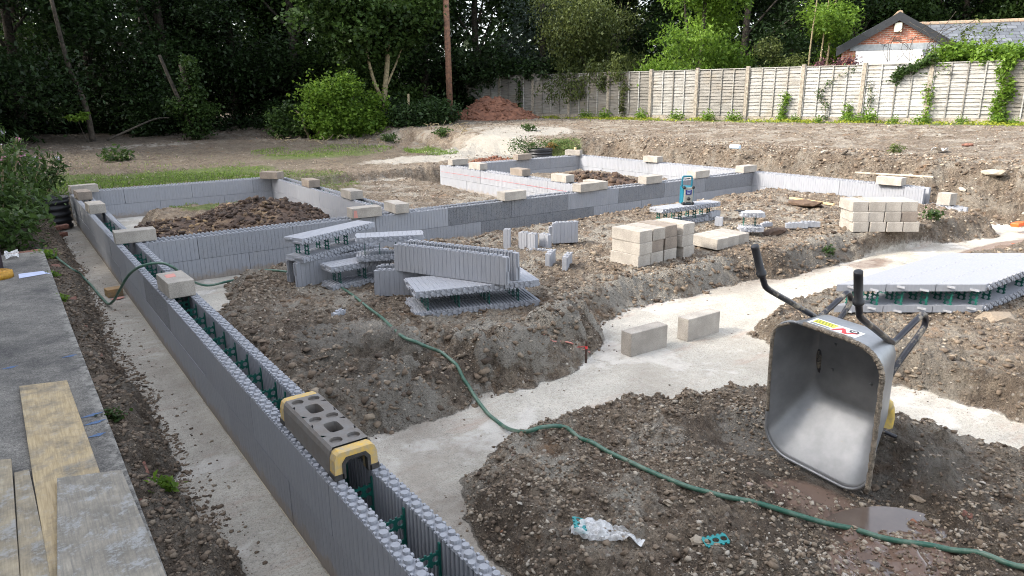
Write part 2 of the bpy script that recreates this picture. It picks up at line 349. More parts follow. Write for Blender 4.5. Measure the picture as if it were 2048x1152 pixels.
# ------------------------------------------------------------------ object helpers
def tag(o, label=None, cat=None, group=None, kind=None):
    if label: o['label'] = label
    if cat: o['category'] = cat
    if group: o['group'] = group
    if kind: o['kind'] = kind
    return o
def thing(name, label, cat, loc=(0, 0, 0), rz=0., group=None):
    o = bpy.data.objects.new(name, None); COL.objects.link(o); o.empty_display_size = .1
    o.location = loc; o.rotation_euler = (0, 0, rz); return tag(o, label, cat, group)
class MB:
    def __init__(s): s.v = []; s.f = []; s.t = []
    def add(s, verts, faces, tone=.5):
        k = len(s.v); s.v.extend([tuple(q) for q in verts]); s.f.extend([tuple(i+k for i in f) for f in faces]); s.t.extend([tone]*len(verts)); return s
    def box(s, c, d, M=None, tone=.5):
        x, y, z = d[0]/2, d[1]/2, d[2]/2
        vs = [Vector((c[0]+a*x, c[1]+b*y, c[2]+e*z)) for a in (-1, 1) for b in (-1, 1) for e in (-1, 1)]
        if M is not None: vs = [M @ v for v in vs]
        return s.add(vs, [(0, 1, 3, 2), (4, 6, 7, 5), (0, 4, 5, 1), (2, 3, 7, 6), (0, 2, 6, 4), (1, 5, 7, 3)], tone)
    def prism(s, poly, z0, z1, M=None, tone=.5):
        n = len(poly); vs = [Vector((p[0], p[1], z0)) for p in poly]+[Vector((p[0], p[1], z1)) for p in poly]
        if M is not None: vs = [M @ v for v in vs]
        return s.add(vs, [tuple(range(n-1, -1, -1)), tuple(range(n, 2*n))]+[(i, (i+1) % n, n+(i+1) % n, n+i) for i in range(n)], tone)
    def cyl(s, c, r, z0, z1, n=10, M=None, r2=None, tone=.5):
        r2 = r if r2 is None else r2
        vs = [Vector((c[0]+r*math.cos(2*math.pi*i/n), c[1]+r*math.sin(2*math.pi*i/n), z0)) for i in range(n)]
        vs += [Vector((c[0]+r2*math.cos(2*math.pi*i/n), c[1]+r2*math.sin(2*math.pi*i/n), z1)) for i in range(n)]
        if M is not None: vs = [M @ v for v in vs]
        return s.add(vs, [tuple(range(n-1, -1, -1)), tuple(range(n, 2*n))]+[(i, (i+1) % n, n+(i+1) % n, n+i) for i in range(n)], tone)
    def tube(s, pts, rr, n=8, tone=.5, cap=True):
        P = [Vector(p) for p in pts]; rs = rr if isinstance(rr, (list, tuple)) else [rr]*len(P)
        up = None; rings = []
        for i, p in enumerate(P):
            t = (P[min(i+1, len(P)-1)]-P[max(i-1, 0)]).normalized()
            if up is None:
                a = Vector((0, 0, 1)) if abs(t.z) < .9 else Vector((1, 0, 0)); up = (a-t*a.dot(t)).normalized()
            else: up = (up-t*up.dot(t)).normalized()
            q = t.cross(up); rings.append([p+(up*math.cos(2*math.pi*j/n)+q*math.sin(2*math.pi*j/n))*rs[i] for j in range(n)])
        vs = [v for r_ in rings for v in r_]; fs = []
        for i in range(len(P)-1):
            for j in range(n): fs.append((i*n+j, i*n+(j+1) % n, (i+1)*n+(j+1) % n, (i+1)*n+j))
        if cap: fs += [tuple(range(n-1, -1, -1)), tuple(range((len(P)-1)*n, len(P)*n))]
        return s.add(vs, fs, tone)
    def obj(s, name, material, parent=None, smooth=False, bevel=0, loc=None):
        me = bpy.data.meshes.new(name); me.from_pydata(s.v, [], s.f); me.materials.append(material)
        a = me.attributes.new('tone', 'FLOAT', 'POINT'); a.data.foreach_set('value', s.t)
        if smooth: me.polygons.foreach_set('use_smooth', [True]*len(me.polygons))
        me.update(); o = bpy.data.objects.new(name, me); COL.objects.link(o)
        if parent: o.parent = parent
        if loc is not None: o.location = loc
        if bevel:
            bv = o.modifiers.new('bevel', 'BEVEL'); bv.width = bevel; bv.segments = 2; bv.limit_method = 'ANGLE'
        return o
def npobj(name, V, Fq, tone, material, parent=None, smooth=False):
    """V (n,3), Fq (m,k) faces with the same vertex count"""
    me = bpy.data.meshes.new(name); V = np.asarray(V, np.float32); Fq = np.asarray(Fq, np.int32); k = Fq.shape[1]
    me.vertices.add(len(V)); me.vertices.foreach_set('co', V.ravel())
    me.loops.add(Fq.size); me.loops.foreach_set('vertex_index', Fq.ravel())
    me.polygons.add(len(Fq)); me.polygons.foreach_set('loop_start', np.arange(len(Fq), dtype=np.int32)*k)
    me.update(calc_edges=True); me.validate()
    me.materials.append(material)
    if tone is not None:
        a = me.attributes.new('tone', 'FLOAT', 'POINT'); a.data.foreach_set('value', np.asarray(tone, np.float32))
    if smooth: me.polygons.foreach_set('use_smooth', np.ones(len(me.polygons), bool))
    o = bpy.data.objects.new(name, me); COL.objects.link(o)
    if parent: o.parent = parent
    return o
def copy_tree(o, parent=None):
    c = o.copy(); COL.objects.link(c)
    if parent: c.parent = parent; c.matrix_parent_inverse = o.matrix_parent_inverse
    for ch in o.children: copy_tree(ch, c)
    return c
def catmull(pts, k=8):
    P = [Vector(p) for p in pts]; P = [P[0]*2-P[1]]+P+[P[-1]*2-P[-2]]; out = []
    for i in range(1, len(P)-2):
        for j in range(k):
            t = j/k; a, b, c, d = P[i-1], P[i], P[i+1], P[i+2]
            out.append(.5*((2*b)+(c-a)*t+(2*a-5*b+4*c-d)*t*t+(3*b-a-3*c+d)*t**3))
    out.append(P[-2]); return out

# ------------------------------------------------------------------ terrain height
def _hash(ix, iy, s):
    h = (ix.astype(np.int64)*374761393+iy.astype(np.int64)*668265263+s*974634777) & 0xffffffff
    h = ((h ^ (h >> 13))*1274126177) & 0xffffffff
    return ((h ^ (h >> 16)) & 0xffff)/65535.
def vnoise(x, y, f, s=0):
    x = x*f; y = y*f; ix = np.floor(x); iy = np.floor(y); fx = x-ix; fy = y-iy
    fx = fx*fx*(3-2*fx); fy = fy*fy*(3-2*fy)
    a = _hash(ix, iy, s); b = _hash(ix+1, iy, s); c = _hash(ix, iy+1, s); d = _hash(ix+1, iy+1, s)
    return (a*(1-fx)+b*fx)*(1-fy)+(c*(1-fx)+d*fx)*fy-.5
def fbm(x, y, f, o=4, s=0, g=.55):
    t = 0; a = 1.
    for i in range(o): t = t+a*vnoise(x+i*3.7, y-i*1.9, f*2.03**i, s+i); a *= g
    return t
def sm(a, b, v): t = np.clip((v-a)/(b-a), 0, 1); return t*t*(3-2*t)
def sdf(px, py, poly):
    """signed distance, positive inside"""
    P = np.array(poly, float); n = len(P); d = np.full(px.shape, 1e9); ins = np.zeros(px.shape, bool)
    for i in range(n):
        a = P[i]; b = P[(i+1) % n]; e = b-a; w0 = px-a[0]; w1 = py-a[1]
        t = np.clip((w0*e[0]+w1*e[1])/(e@e), 0, 1); d = np.minimum(d, (w0-e[0]*t)**2+(w1-e[1]*t)**2)
        c = ((a[1] <= py) & (b[1] > py)) | ((b[1] <= py) & (a[1] > py))
        xx = a[0]+(py-a[1])*(b[0]-a[0])/(b[1]-a[1] if b[1] != a[1] else 1e-9)
        ins ^= c & (px < xx)
    d = np.sqrt(d); return np.where(ins, d, -d)
MA = [(1.30, 4.45), (1.50, 4.12), (1.85, 4.0), (2.33, 4.01), (2.84, 4.06), (3.46, 4.08), (4.08, 4.34), (4.49, 4.81), (5.15, 5.03), (6.18, 4.95), (7.17, 5.01), (7.7, 4.75), (9.1, 4.83), (10.2, 4.75), (11.5, 4.4), (12.4, 4.3), (12.75, 4.7), (12.8, 8.7), (2.0, 8.75), (1.8, 7.9), (1.30, 7.0)]
MBp = [(1.61, -6), (1.61, 2.37), (1.69, 2.88), (1.83, 3.02), (2.08, 3.24), (2.36, 3.43), (2.77, 3.43), (3.05, 3.32), (3.53, 3.21), (4.04, 3.04), (4.36, 2.79), (4.5, 2.2), (4.55, 1.78), (4.6, 1.24), (4.6, -6)]
MC = [(5.45, 3.79), (5.34, 3.37), (5.31, 2.42), (5.36, 2.14), (5.38, 1.51), (5.4, -6), (12.4, -6), (12.5, 3.7), (9, 3.8), (6.63, 3.99), (5.97, 3.96)]
LB = [(1.7, 9.75), (4.3, 9.75), (4.35, 14.5), (1.85, 14.5)]
MID = [(5.15, 9.7), (8.35, 9.7), (8.3, 16), (5.15, 16)]
RB = [(9.25, 9.75), (12.6, 9.75), (12.6, 14.3), (9.25, 14.3)]
PLAT = [(13.75, -20), (13.6, 3), (13.55, 9), (13.6, 14.8), (13.0, 15.3), (11.4, 15.7), (10.2, 17.0), (9.9, 20), (9.0, 23), (5, 28), (5, 70), (90, 70), (90, -20)]
RUB = [(-3, -6), (.62, -6), (.62, 3.1), (.58, 4), (.60, 5.1), (.55, 6.7), (.62, 9), (.68, 13.8), (.6, 15.5), (-3, 15.5)]
def height(x, y, fine=True):
    x = np.asarray(x, float); y = np.asarray(y, float)
    wob = fbm(x, y, 2.2, 4, 3)*.18+vnoise(x, y, 14, 9)*.04+vnoise(x, y, 33, 19)*.025
    lump = fbm(x, y, 1.3, 3, 11)
    h = np.zeros(x.shape)
    soil = np.zeros(x.shape)
    def mound(poly, H, w):
        nonlocal h, soil
        d = sdf(x, y, poly)+wob*.7; k = sm(0, w, d)
        h = np.maximum(h, H*k); soil = np.maximum(soil, sm(-.02, .06, d))
    mound(MA, .20+.012*np.clip(x-2, 0, 12)+.05*lump, .30)
    mound(MBp, .19+.05*lump, .24); mound(MC, .20+.04*lump+.02*sm(7, 9, x), .22)
    mound(LB, .24+.07*lump, .35); mound(MID, .20+.05*lump+.06*sm(11, 15, y), .35); mound(RB, .26+.06*lump, .3)
    mound(RUB, .20+.05*lump+.16*sm(11, 14.5, y), .18)
    # trench right of the site slightly soiled
    back = sm(15.42, 15.8, y+wob*.5); h = np.maximum(h, back*(.44+.028*np.clip(y-16, 0, 20)+.04*lump)); soil = np.maximum(soil, sm(15.4, 15.5, y))
    far = sm(-.4, -1.5, x); h = np.maximum(h, far*.28*sm(-8, -4, y))
    d = sdf(x, y, PLAT)+wob*1.2; w = .85+3.2*sm(14, 17, y)*sm(13.5, 11.5, x)
    k = sm(0, 1, d/w); h = np.maximum(h, k*(.92+.25*sm(0, 8, d)+.04*lump)); soil = np.maximum(soil, sm(-.1, 0, d))
    rough = soil*sm(300, 0, np.hypot(x, y)); bank = soil*sm(.02, .3, k)*sm(1, .7, k)
    h = h+soil*(fbm(x, y, 5, 3, 21)*.035)+bank*fbm(x, y, 3.1, 4, 55)*.16+soil*sm(9, 5, np.hypot(x, y))*np.abs(fbm(x, y, 6.5, 3, 91))*.07
    # hollow left bank mound near trench, cement lumps on front edge of central mound
    lumpz = sm(.0, .5, fbm(x, y, 4.2, 3, 77)+.12)*sm(3.9, 4.3, y)*sm(5.6, 4.9, y)*sm(1.6, 2.2, x)*sm(4.9, 4.0, x)
    h = h+lumpz*.15*soil
    # puddle hollow by the barrow
    pd = np.hypot((x-3.05)/.62, (y-1.28)/.42); h = h-soil*.055*sm(1.1, .4, pd)
    bd = np.hypot((x-3.40)*.9, np.clip(np.abs(y-1.93)-.36, 0, 9)); kb = sm(.42, .10, bd); h = h*(1-kb*soil)+kb*soil*(.085+.02*(y-1.6))
    for (qx, qy, qr, qz) in ((3.6, 5.55, .95, .192), (3.05, 7.25, .85, .185), (3.25, 6.35, .5, .192), (6.1, 5.75, .8, .255), (8.25, 6.6, 1.0, .325), (7.9, 5.8, .7, .27), (10.3, 5.2, 1.2, .295), (7.3, 2.8, 1.4, .215)):
        kq = sm(qr, qr*.6, np.hypot(x-qx, y-qy))*soil; h = h*(1-kq)+kq*qz
    if fine:
        near = sm(26, 8, np.hypot(x, y))
        t = fbm(x, y, 15, 3, 31)*.034+np.abs(vnoise(x, y, 27, 41))*.020*near
        flat = 1-sm(1.0, .5, pd)*.35-sm(.30, .12, np.hypot((x-3.42)*1., np.clip(np.abs(y-1.93)-.36, 0, 9)))*.8; flat = np.clip(flat, .1, 1); t = t+np.abs(fbm(x, y, 11, 3, 131))*.055*sm(14, 5, np.hypot(x, y))+np.abs(vnoise(x, y, 38, 141))*.016*lumpz
        h = h+soil*t*flat+(1-soil)*(fbm(x, y, 1.6, 3, 61)*.010+fbm(x, y, 30, 2, 63)*.0016)
    return h
def hz(x, y): return float(height(np.array([x]), np.array([y]))[0])
def hs(x, y): return float(height(np.array([x]), np.array([y]), False)[0])
def gp(px, py, off=0.):
    """the point of the ground seen at a photograph pixel"""
    q = ray(px, py); ts = np.linspace(1.2, 45, 6000); P = CAM[None]+q[None]*ts[:, None]
    hh = height(P[:, 0], P[:, 1], False)+off; i = np.argmax(P[:, 2] < hh); return P[i]

# ------------------------------------------------------------------ ground mesh
def axis(segs):
    out = [segs[0][0]]
    for a, b, s in segs:
        n = max(1, int(round((b-a)/s))); out += list(np.linspace(a, b, n+1)[1:])
    return np.array(out)
gx = axis([(-120, -30, 15), (-30, -6, 3), (-6, -1, .4), (-1, 0, .08), (0, 1, .025), (1, 6, .0205), (6, 9.5, .032), (9.5, 15.5, .05), (15.5, 26, .13), (26, 60, 1.2), (60, 260, 20)])
gy = axis([(-60, -8, 6), (-8, -1, .5), (-1, .8, .06), (.8, 5.2, .0205), (5.2, 9.8, .035), (9.8, 17, .055), (17, 32, .13), (32, 60, 1.2), (60, 300, 20)])
X, Y = np.meshgrid(gx, gy); H = height(X, Y)
V = np.stack([X, Y, H], -1).reshape(-1, 3); nx, ny = len(gx), len(gy)
I = np.arange(nx*ny).reshape(ny, nx)
FQ = np.stack([I[:-1, :-1], I[:-1, 1:], I[1:, 1:], I[1:, :-1]], -1).reshape(-1, 4)
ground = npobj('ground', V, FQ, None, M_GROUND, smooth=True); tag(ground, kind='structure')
x, y = V[:, 0].astype(float), V[:, 1].astype(float)
_w = fbm(x, y, 2.2, 4, 3)*.18+vnoise(x, y, 14, 9)*.04+vnoise(x, y, 33, 19)*.025
soilm = np.zeros(len(x))
for P_ in (MA, MBp, MC, LB, MID, RB, RUB): soilm = np.maximum(soilm, sm(-.05, .07, sdf(x, y, P_)+_w*.7))
soilm = np.maximum(soilm, sm(15.3, 15.5, y)); soilm = np.maximum(soilm, sm(-.1, .1, sdf(x, y, PLAT)+_w*1.2))
soilm = np.maximum(soilm, sm(14.3, 15, x))
def patch(cx, cy, rx, ry, a=0., soft=.5):
    c, s = math.cos(a), math.sin(a); u = ((x-cx)*c+(y-cy)*s)/rx; v = (-(x-cx)*s+(y-cy)*c)/ry
    return sm(1+soft, 1-soft, np.hypot(u, v)+_w*.8)
def ppatch(px, py, z, rx, ry, a=0., soft=.5):
    q = at(px, py, z); return patch(q[0], q[1], rx, ry, a, soft)
conc = 1-soilm
grassz = np.maximum.reduce([sm(15.8, 17, y)*sm(13, 10, x)*.42*sm(27, 24, y), ppatch(330, 352, .5, 2.6, 1.1, 0.1)*1.0, ppatch(600, 352, .5, 1.6, 2.0)*.55, ppatch(640, 300, .7, 2.2, .9)*.7, ppatch(860, 285, .8, 1.0, 1.6)*.6,
    ppatch(420, 410, .3, .5, .35)*.9, sm(1.15, .3, np.abs((x-19.0-(27.5-y)*.28)+.55))*sm(14, 16, x)*1.0, patch(14.1, 7.5, .35, 6)*.35, patch(12.2, 15.8, 1.9, .6)*.8, patch(-1, 16, 2, 4)*.8, ppatch(130, 372, .4, 1.0, 1.4)])
dust = np.maximum.reduce([ppatch(1050, 270, .9, 1.9, 1.5, .4)*1.0, ppatch(960, 292, .7, 1.5, 1.5)*.95, ppatch(860, 316, .5, 2.2, .9)*.85, ppatch(1000, 262, .95, 1.2, 1.6)*.6, ppatch(770, 348, .4, .9, .35)*.6, patch(.95, 3.3, .5, 1.1)*0, ppatch(330, 430, .45, .5, .3)*.7, ppatch(290, 305, .5, 2.6, .8)*.5])
wet_shade = np.maximum.reduce([sm(16.3, 18.5, y)*sm(12.5, 9.5, x)*.7, sm(13.55, 13.8, x)*sm(15.2, 14.4, x)*.5, patch(.85, 11.5, .25, 3.5)*.5, patch(.8, 5.4, .12, 1.2)*.35, patch(2.0, 3.55, .35, .2)*.4, sm(24.5, 27, y)*.9, sm(19, 23, y)*sm(12, 7, x)*.8, patch(3.5, 1.7, .7, .9, -.3)*1.0, patch(2.9, 1.3, .8, .5)*.8, sm(.9, .3, x)*sm(16, 12, y)*.8, patch(2.0, 5.0, .45, 1.2)*.9, patch(2.4, 4.3, .7, .2)*.7, patch(1.7, 2.6, .2, .9)*.7, ppatch(560, 262, .8, 9, 3)*.8, ppatch(200, 275, .7, 4, 2)*.6, patch(3.6, 12, 1, 1.4)*.8,  # damp soil, plus tree shade painted over the rear left plain
    sm(.02, .15, sdf(x, y, MC))*sm(.9, .2, sdf(x, y, MC))*.6, sm(.02, .12, sdf(x, y, MA))*sm(.5, .2, sdf(x, y, MA))*.45, patch(8.0, 4.95, 1.5, .25)*.9, sm(0, .2, sdf(x, y, PLAT))*sm(1.1, .7, sdf(x, y, PLAT))*sm(13, 14, x)*.45])
mud = np.maximum.reduce([patch(3.05, 1.26, .42, .24, .2, .35)*.85, patch(3.2, 1.75, .26, .30, 0, .4)*.6, ppatch(1980, 500, .05, 1.9, .30)*.75, ppatch(1740, 520, .05, .6, .25)*.5])
grav = np.clip(.25+patch(6, 6, 7, 3.5)*.6+patch(2.6, 1.6, 2.2, 2.2)*.6+patch(7, 12.5, 2.4, 3)*.6+sm(0, 1, sdf(x, y, PLAT))*.5, 0, 1)
me = ground.data
crust = np.maximum.reduce([sm(.0, .5, fbm(x, y, 4.2, 3, 77)+.12)*sm(3.9, 4.1, y)*sm(5.4, 4.7, y)*sm(1.5, 1.9, x)*sm(5.3, 4.6, x), patch(2.2, 5.6, .45, .35)*.9, patch(5.4, 5.1, .5, .3)*1., patch(6.6, 5.2, .5, .25)*.9, patch(3.6, 2.35, .25, .3)*.7, patch(2.9, 2.6, .3, .2)*.5, patch(8.6, 5.0, .9, .25)*.7, patch(5.9, 6.1, .4, .15)*.6, patch(2.2, 10.9, .35, .5)*.9, patch(6.8, 3.5, 1.0, .25)*.5, patch(3.2, 4.9, .4, .2)*.6])
a = me.attributes.new('crust', 'FLOAT', 'POINT'); a.data.foreach_set('value', crust.astype(np.float32))
for nm, ch in (('zone', (conc, grassz, dust)), ('zone2', (wet_shade, mud, grav))):
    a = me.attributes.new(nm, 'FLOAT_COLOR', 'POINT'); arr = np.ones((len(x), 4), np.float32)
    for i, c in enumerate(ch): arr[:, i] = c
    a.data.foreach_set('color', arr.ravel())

# ------------------------------------------------------------------ loose stones (uncountable)
def ico(sub, jit, seed):
    import bmesh
    bm = bmesh.new(); bmesh.ops.create_icosphere(bm, subdivisions=sub, radius=1); r_ = np.random.default_rng(seed)
    v = np.array([list(q.co) for q in bm.verts]); v *= (1+r_.uniform(-jit, jit, len(v)))[:, None]
    v[:, 0] *= r_.uniform(.8, 1.6); v[:, 2] *= r_.uniform(.35, .85)
    f = np.array([[q.index for q in p.verts] for p in bm.faces]); bm.free(); return v, f
ICO = [ico(1, .46, i) for i in range(14)]; ICO2 = [ico(2, .22, 50+i) for i in range(4)]
def rotm(a, b):
    ca, sa, cb, sb = np.cos(a), np.sin(a), np.cos(b), np.sin(b); R = np.zeros((len(a), 3, 3))
    R[:, 0, 0] = ca; R[:, 0, 1] = -sa*cb; R[:, 0, 2] = sa*sb; R[:, 1, 0] = sa; R[:, 1, 1] = ca*cb; R[:, 1, 2] = -ca*sb; R[:, 2, 1] = sb; R[:, 2, 2] = cb
    return R
def scatter_stones(name, pts, size, tone, material, sink=.35):
    VV = []; FF = []; TT = []; off = 0; which = RNG.integers(0, len(ICO), len(pts))
    for k, (v, f) in enumerate(ICO):
        ix = np.where(which == k)[0]
        if not len(ix): continue
        R = rotm(RNG.uniform(0, 6.28, len(ix)), RNG.uniform(-.6, .6, len(ix)))
        vv = np.einsum('nij,vj->nvi', R, v)*size[ix][:, None, None]+pts[ix][:, None, :]
        vv[:, :, 2] += (size[ix]*(.5-sink))[:, None]
        VV.append(vv.reshape(-1, 3)); FF.append((f[None]+(np.arange(len(ix))*len(v))[:, None, None]+off).reshape(-1, 3))
        TT.append(np.repeat(tone[ix], len(v))); off += len(ix)*len(v)
    return npobj(name, np.concatenate(VV), np.concatenate(FF), np.concatenate(TT), material)
def region_pts(n, x0, x1, y0, y1, keep):
    X_ = RNG.uniform(x0, x1, n); Y_ = RNG.uniform(y0, y1, n); k = keep(X_, Y_); X_ = X_[k]; Y_ = Y_[k]
    return np.stack([X_, Y_, height(X_, Y_)], -1)
def soil_keep(polys, thr=.02, off=0.):
    def f(a, b):
        w_ = (fbm(a, b, 2.2, 4, 3)*.18)*.7; k = np.zeros(a.shape, bool)
        for P_ in polys: k |= (sdf(a, b, P_)+w_ > thr)
        c = fbm(a, b, 2.7, 3, 5); return k & (RNG.uniform(0, 1, a.shape) < .45+1.4*(c+.1))
    return f
def stones(name, n, box, keep, s0, s1, bias=3., tmax=1.):
    p = region_pts(n, *box, keep); s = s0+(s1-s0)*RNG.uniform(0, 1, len(p))**bias
    t = np.clip(RNG.beta(2.0, 2.4, len(p))*tmax, 0, 1); o = scatter_stones(name, p, s, t, M_STONE); return tag(o, kind='stuff')
stones('gravel', 65000, (1.5, 4.8, .2, 3.5), soil_keep([MBp]), .0026, .015, 4)
stones('gravel', 150, (1.5, 4.8, .2, 3.5), soil_keep([MBp]), .012, .026, 2)
stones('gravel', 42000, (1.3, 9, 3.9, 8.8), soil_keep([MA]), .0035, .017, 4)
stones('gravel', 200, (1.4, 9, 3.9, 8.8), soil_keep([MA]), .014, .034, 2)
stones('gravel', 18000, (5.2, 12.5, .5, 4.0), soil_keep([MC]), .004, .018, 4)
stones('gravel', 150, (5.2, 12.5, .5, 4.0), soil_keep([MC]), .014, .035, 2)
stones('rubble', 11000, (.27, .74, 2.6, 14), lambda a, b: (a < .66+fbm(a, b, 3, 2, 8)*.12), .0035, .020, 4, .62)
stones('gravel', 8000, (9, 12.8, 4, 8.8), soil_keep([MA]), .007, .024, 4)
stones('gravel', 15000, (4.9, 15.6, 9.5, 17.5), soil_keep([MID, RB, PLAT]), .007, .026, 4)
stones('gravel', 8000, (13.4, 15.2, 2, 16), lambda a, b: a > 13.5, .008, .036, 5)
stones('gravel', 9000, (0, 20, 15.6, 27), lambda a, b: RNG.uniform(0, 1, a.shape) < .4+fbm(a, b, .8, 3, 5)*1.5, .008, .030, 5)
stones('gravel', 5000, (14, 23, 3, 24), lambda a, b: a < 24-b*.2, .010, .035, 3)
def clods(n, box, keep, s0, s1):
    p = region_pts(n, *box, keep); s = s0+(s1-s0)*RNG.uniform(0, 1, len(p))**3; o = scatter_stones('clods', p, s, np.clip(RNG.normal(.30, .13, len(p)), 0, .6), M_STONE, .5); return tag(o, kind='stuff')
clods(14000, (1.3, 9, 3.9, 8.8), lambda a, b: (sdf(a, b, MA) > .0) & (RNG.uniform(0, 1, a.shape) < .25+sm(.9, .2, sdf(a, b, MA))), .006, .040)
clods(5000, (1.5, 4.8, .2, 3.5), lambda a, b: (sdf(a, b, MBp) > .0) & (RNG.uniform(0, 1, a.shape) < .2+sm(.6, .1, sdf(a, b, MBp))), .004, .022)
clods(6000, (5.2, 12.5, .5, 4.0), lambda a, b: (sdf(a, b, MC) > .0), .006, .030)
clods(7000, (9, 15.2, 2, 15), lambda a, b: (a > 13.45) | (sdf(a, b, MA) > 0), .008, .055)
clods(4000, (.28, .70, 2.6, 15), lambda a, b: a < .66, .004, .020)
# crumbs fallen on the footing concrete
stones('gravel', 5000, (1.3, 9, -.2, 5.2), lambda a, b: (sdf(a, b, MA) < 0) & (sdf(a, b, MBp) < 0) & (sdf(a, b, MC) < 0) & (RNG.uniform(0, 1, a.shape) < np.maximum.reduce([sm(-.35, 0, sdf(a, b, MA)), sm(-.3, 0, sdf(a, b, MBp)), sm(-.3, 0, sdf(a, b, MC))])+.006), .0025, .011, 3, .7)
stones('gravel', 1800, (.6, .95, 2.6, 14), lambda a, b: RNG.uniform(0, 1, a.shape) < sm(.92, .60, a), .0025, .014, 3, .7)

def rock(name, label, cat, P, s, seed=0, tone=.6, material=None, flat=1., group=None, rz=0.):
    v, f = ICO2[seed % 4]; v = v*s*np.array([1, .8, .8*flat]); b = MB(); b.add(v, f, tone)
    o = b.obj(name, material or M_STONE, None, False); o.location = (P[0], P[1], P[2]+.25*s*flat); o.rotation_euler = (.1, .1*seed, rz or seed*1.3)
    return tag(o, label, cat, group)

# ------------------------------------------------------------------ foam forms (walls and loose units)
TP = .065            # panel thickness
def panel(b, L, z0, z1, M, tone, ribs=True, grooves=True, x0=0., cut=None, x1cut=None):
    """one foam panel: outer face y=0, inner (ribbed) face y=TP; cut = shear of the ends"""
    xo = [0.]; yo = [0.]
    if grooves:
        for k in range(1, int(L/.05)+1):
            g = k*.05
            if g < L-.01: xo += [g-.0022, g, g+.0022]; yo += [0, .0035, 0]
    xo.append(L); yo.append(0.)
    xi = [0.]; yi = [TP]
    if ribs:
        for k in range(0, int(L/.0333)+1):
            g = k*.0333
            if g < L-.035: xi += [g+.008, g+.011, g+.022, g+.025]; yi += [TP, TP-.010, TP-.010, TP]
    xi.append(L); yi.append(TP)
    xs = np.unique(np.round(np.concatenate([xo, xi]), 5)); a = np.interp(xs, xo, yo); c = np.interp(xs, xi, yi)
    vs = []; fs = []
    for x_, p, q in zip(xs, a, c):
        for (yy, zz) in ((p, z0), (p, z1), (q, z1), (q, z0)):
            vs.append(M @ Vector((x0+x_+(cut*(zz-z0) if cut else 0), yy, zz)))
    for i in range(len(xs)-1):
        k = 4*i
        for j in range(4): fs.append((k+j, k+(j+1) % 4, k+4+(j+1) % 4, k+4+j))
    n = 4*(len(xs)-1); fs += [(3, 2, 1, 0), (n, n+1, n+2, n+3)]
    b.add(vs, fs, tone)
def nubs(b, L, z, M, tone, det=2, x0=0., down=False):
    h = -.015 if down else .016
    n = 10 if det == 2 else 6
    for k in range(int(L/.1035)):
        s = x0+.05+k*.1035
        b.cyl((s, TP/2), .0205, z, z+h, n, M, .0185, tone)
        for yy in (.013, TP-.013):
            if det or yy < .02: b.cyl((s+.0518, yy), .0165, z, z+h*.8, n-2, M, .015, tone)
        if det == 2:
            for dx in (.022, .082):
                for yy in (.004, TP-.004): b.box((s+dx, yy, z+h*.35), (.014, .010, abs(h)*.7), M, tone)
def holed(b, x0, x1, y0, y1, cx, cy, pts, z0, z1, M=None, floor=None, both=False):
    """flat cell with a hole: pts = hole outline offsets; top ring, hole wall, optional floor"""
    n = len(pts); inn = [(cx+p[0], cy+p[1]) for p in pts]; out = []
    for p in pts:
        t = 1e9
        if p[0] > 1e-9: t = min(t, (x1-cx)/p[0])
        if p[0] < -1e-9: t = min(t, (x0-cx)/p[0])
        if p[1] > 1e-9: t = min(t, (y1-cy)/p[1])
        if p[1] < -1e-9: t = min(t, (y0-cy)/p[1])
        out.append((cx+p[0]*t, cy+p[1]*t))
    vs = [(p[0], p[1], z1) for p in out]+[(p[0], p[1], z1) for p in inn]+[(p[0], p[1], z0) for p in inn]+[(p[0], p[1], z0) for p in out]
    if M is not None: vs = [M @ Vector(v) for v in vs]
    fs = []
    for i in range(n):
        j = (i+1) % n; fs += [(i, j, n+j, n+i), (n+i, n+j, 2*n+j, 2*n+i)]
        if both: fs += [(2*n+i, 2*n+j, 3*n+j, 3*n+i), (3*n+i, 3*n+j, j, i)]
    if floor is not None: fs.append(tuple(range(2*n, 3*n)))
    b.add(vs, fs)
def circ(r, asp=1.):
    cor = [math.atan2(sy*asp, sx) for sx in (-1, 1) for sy in (-1, 1)]
    an = sorted([c_ % (2*math.pi) for c_ in cor]+[i*math.pi/6+.01 for i in range(12)])
    return [(r*math.cos(a), r*math.sin(a)) for a in an]
def web_plate(b, M, length=.135, hh=.05, teeth=True):
    """a green tie plate in the local x-y plane: x across the gap, y up, with three holes"""
    c = length/3
    for i in range(3): holed(b, i*c, (i+1)*c, 0, hh, (i+.5)*c, hh/2, circ(hh*.30, hh/c), -.0025, .0025, M, both=True)
    if teeth:
        for i in range(5):
            for yy in (hh+.004, -.004): b.box(((i+.5)*length/5, yy, 0), (.011, .009, .005), M)
GAP = .136; WT = 2*TP+GAP
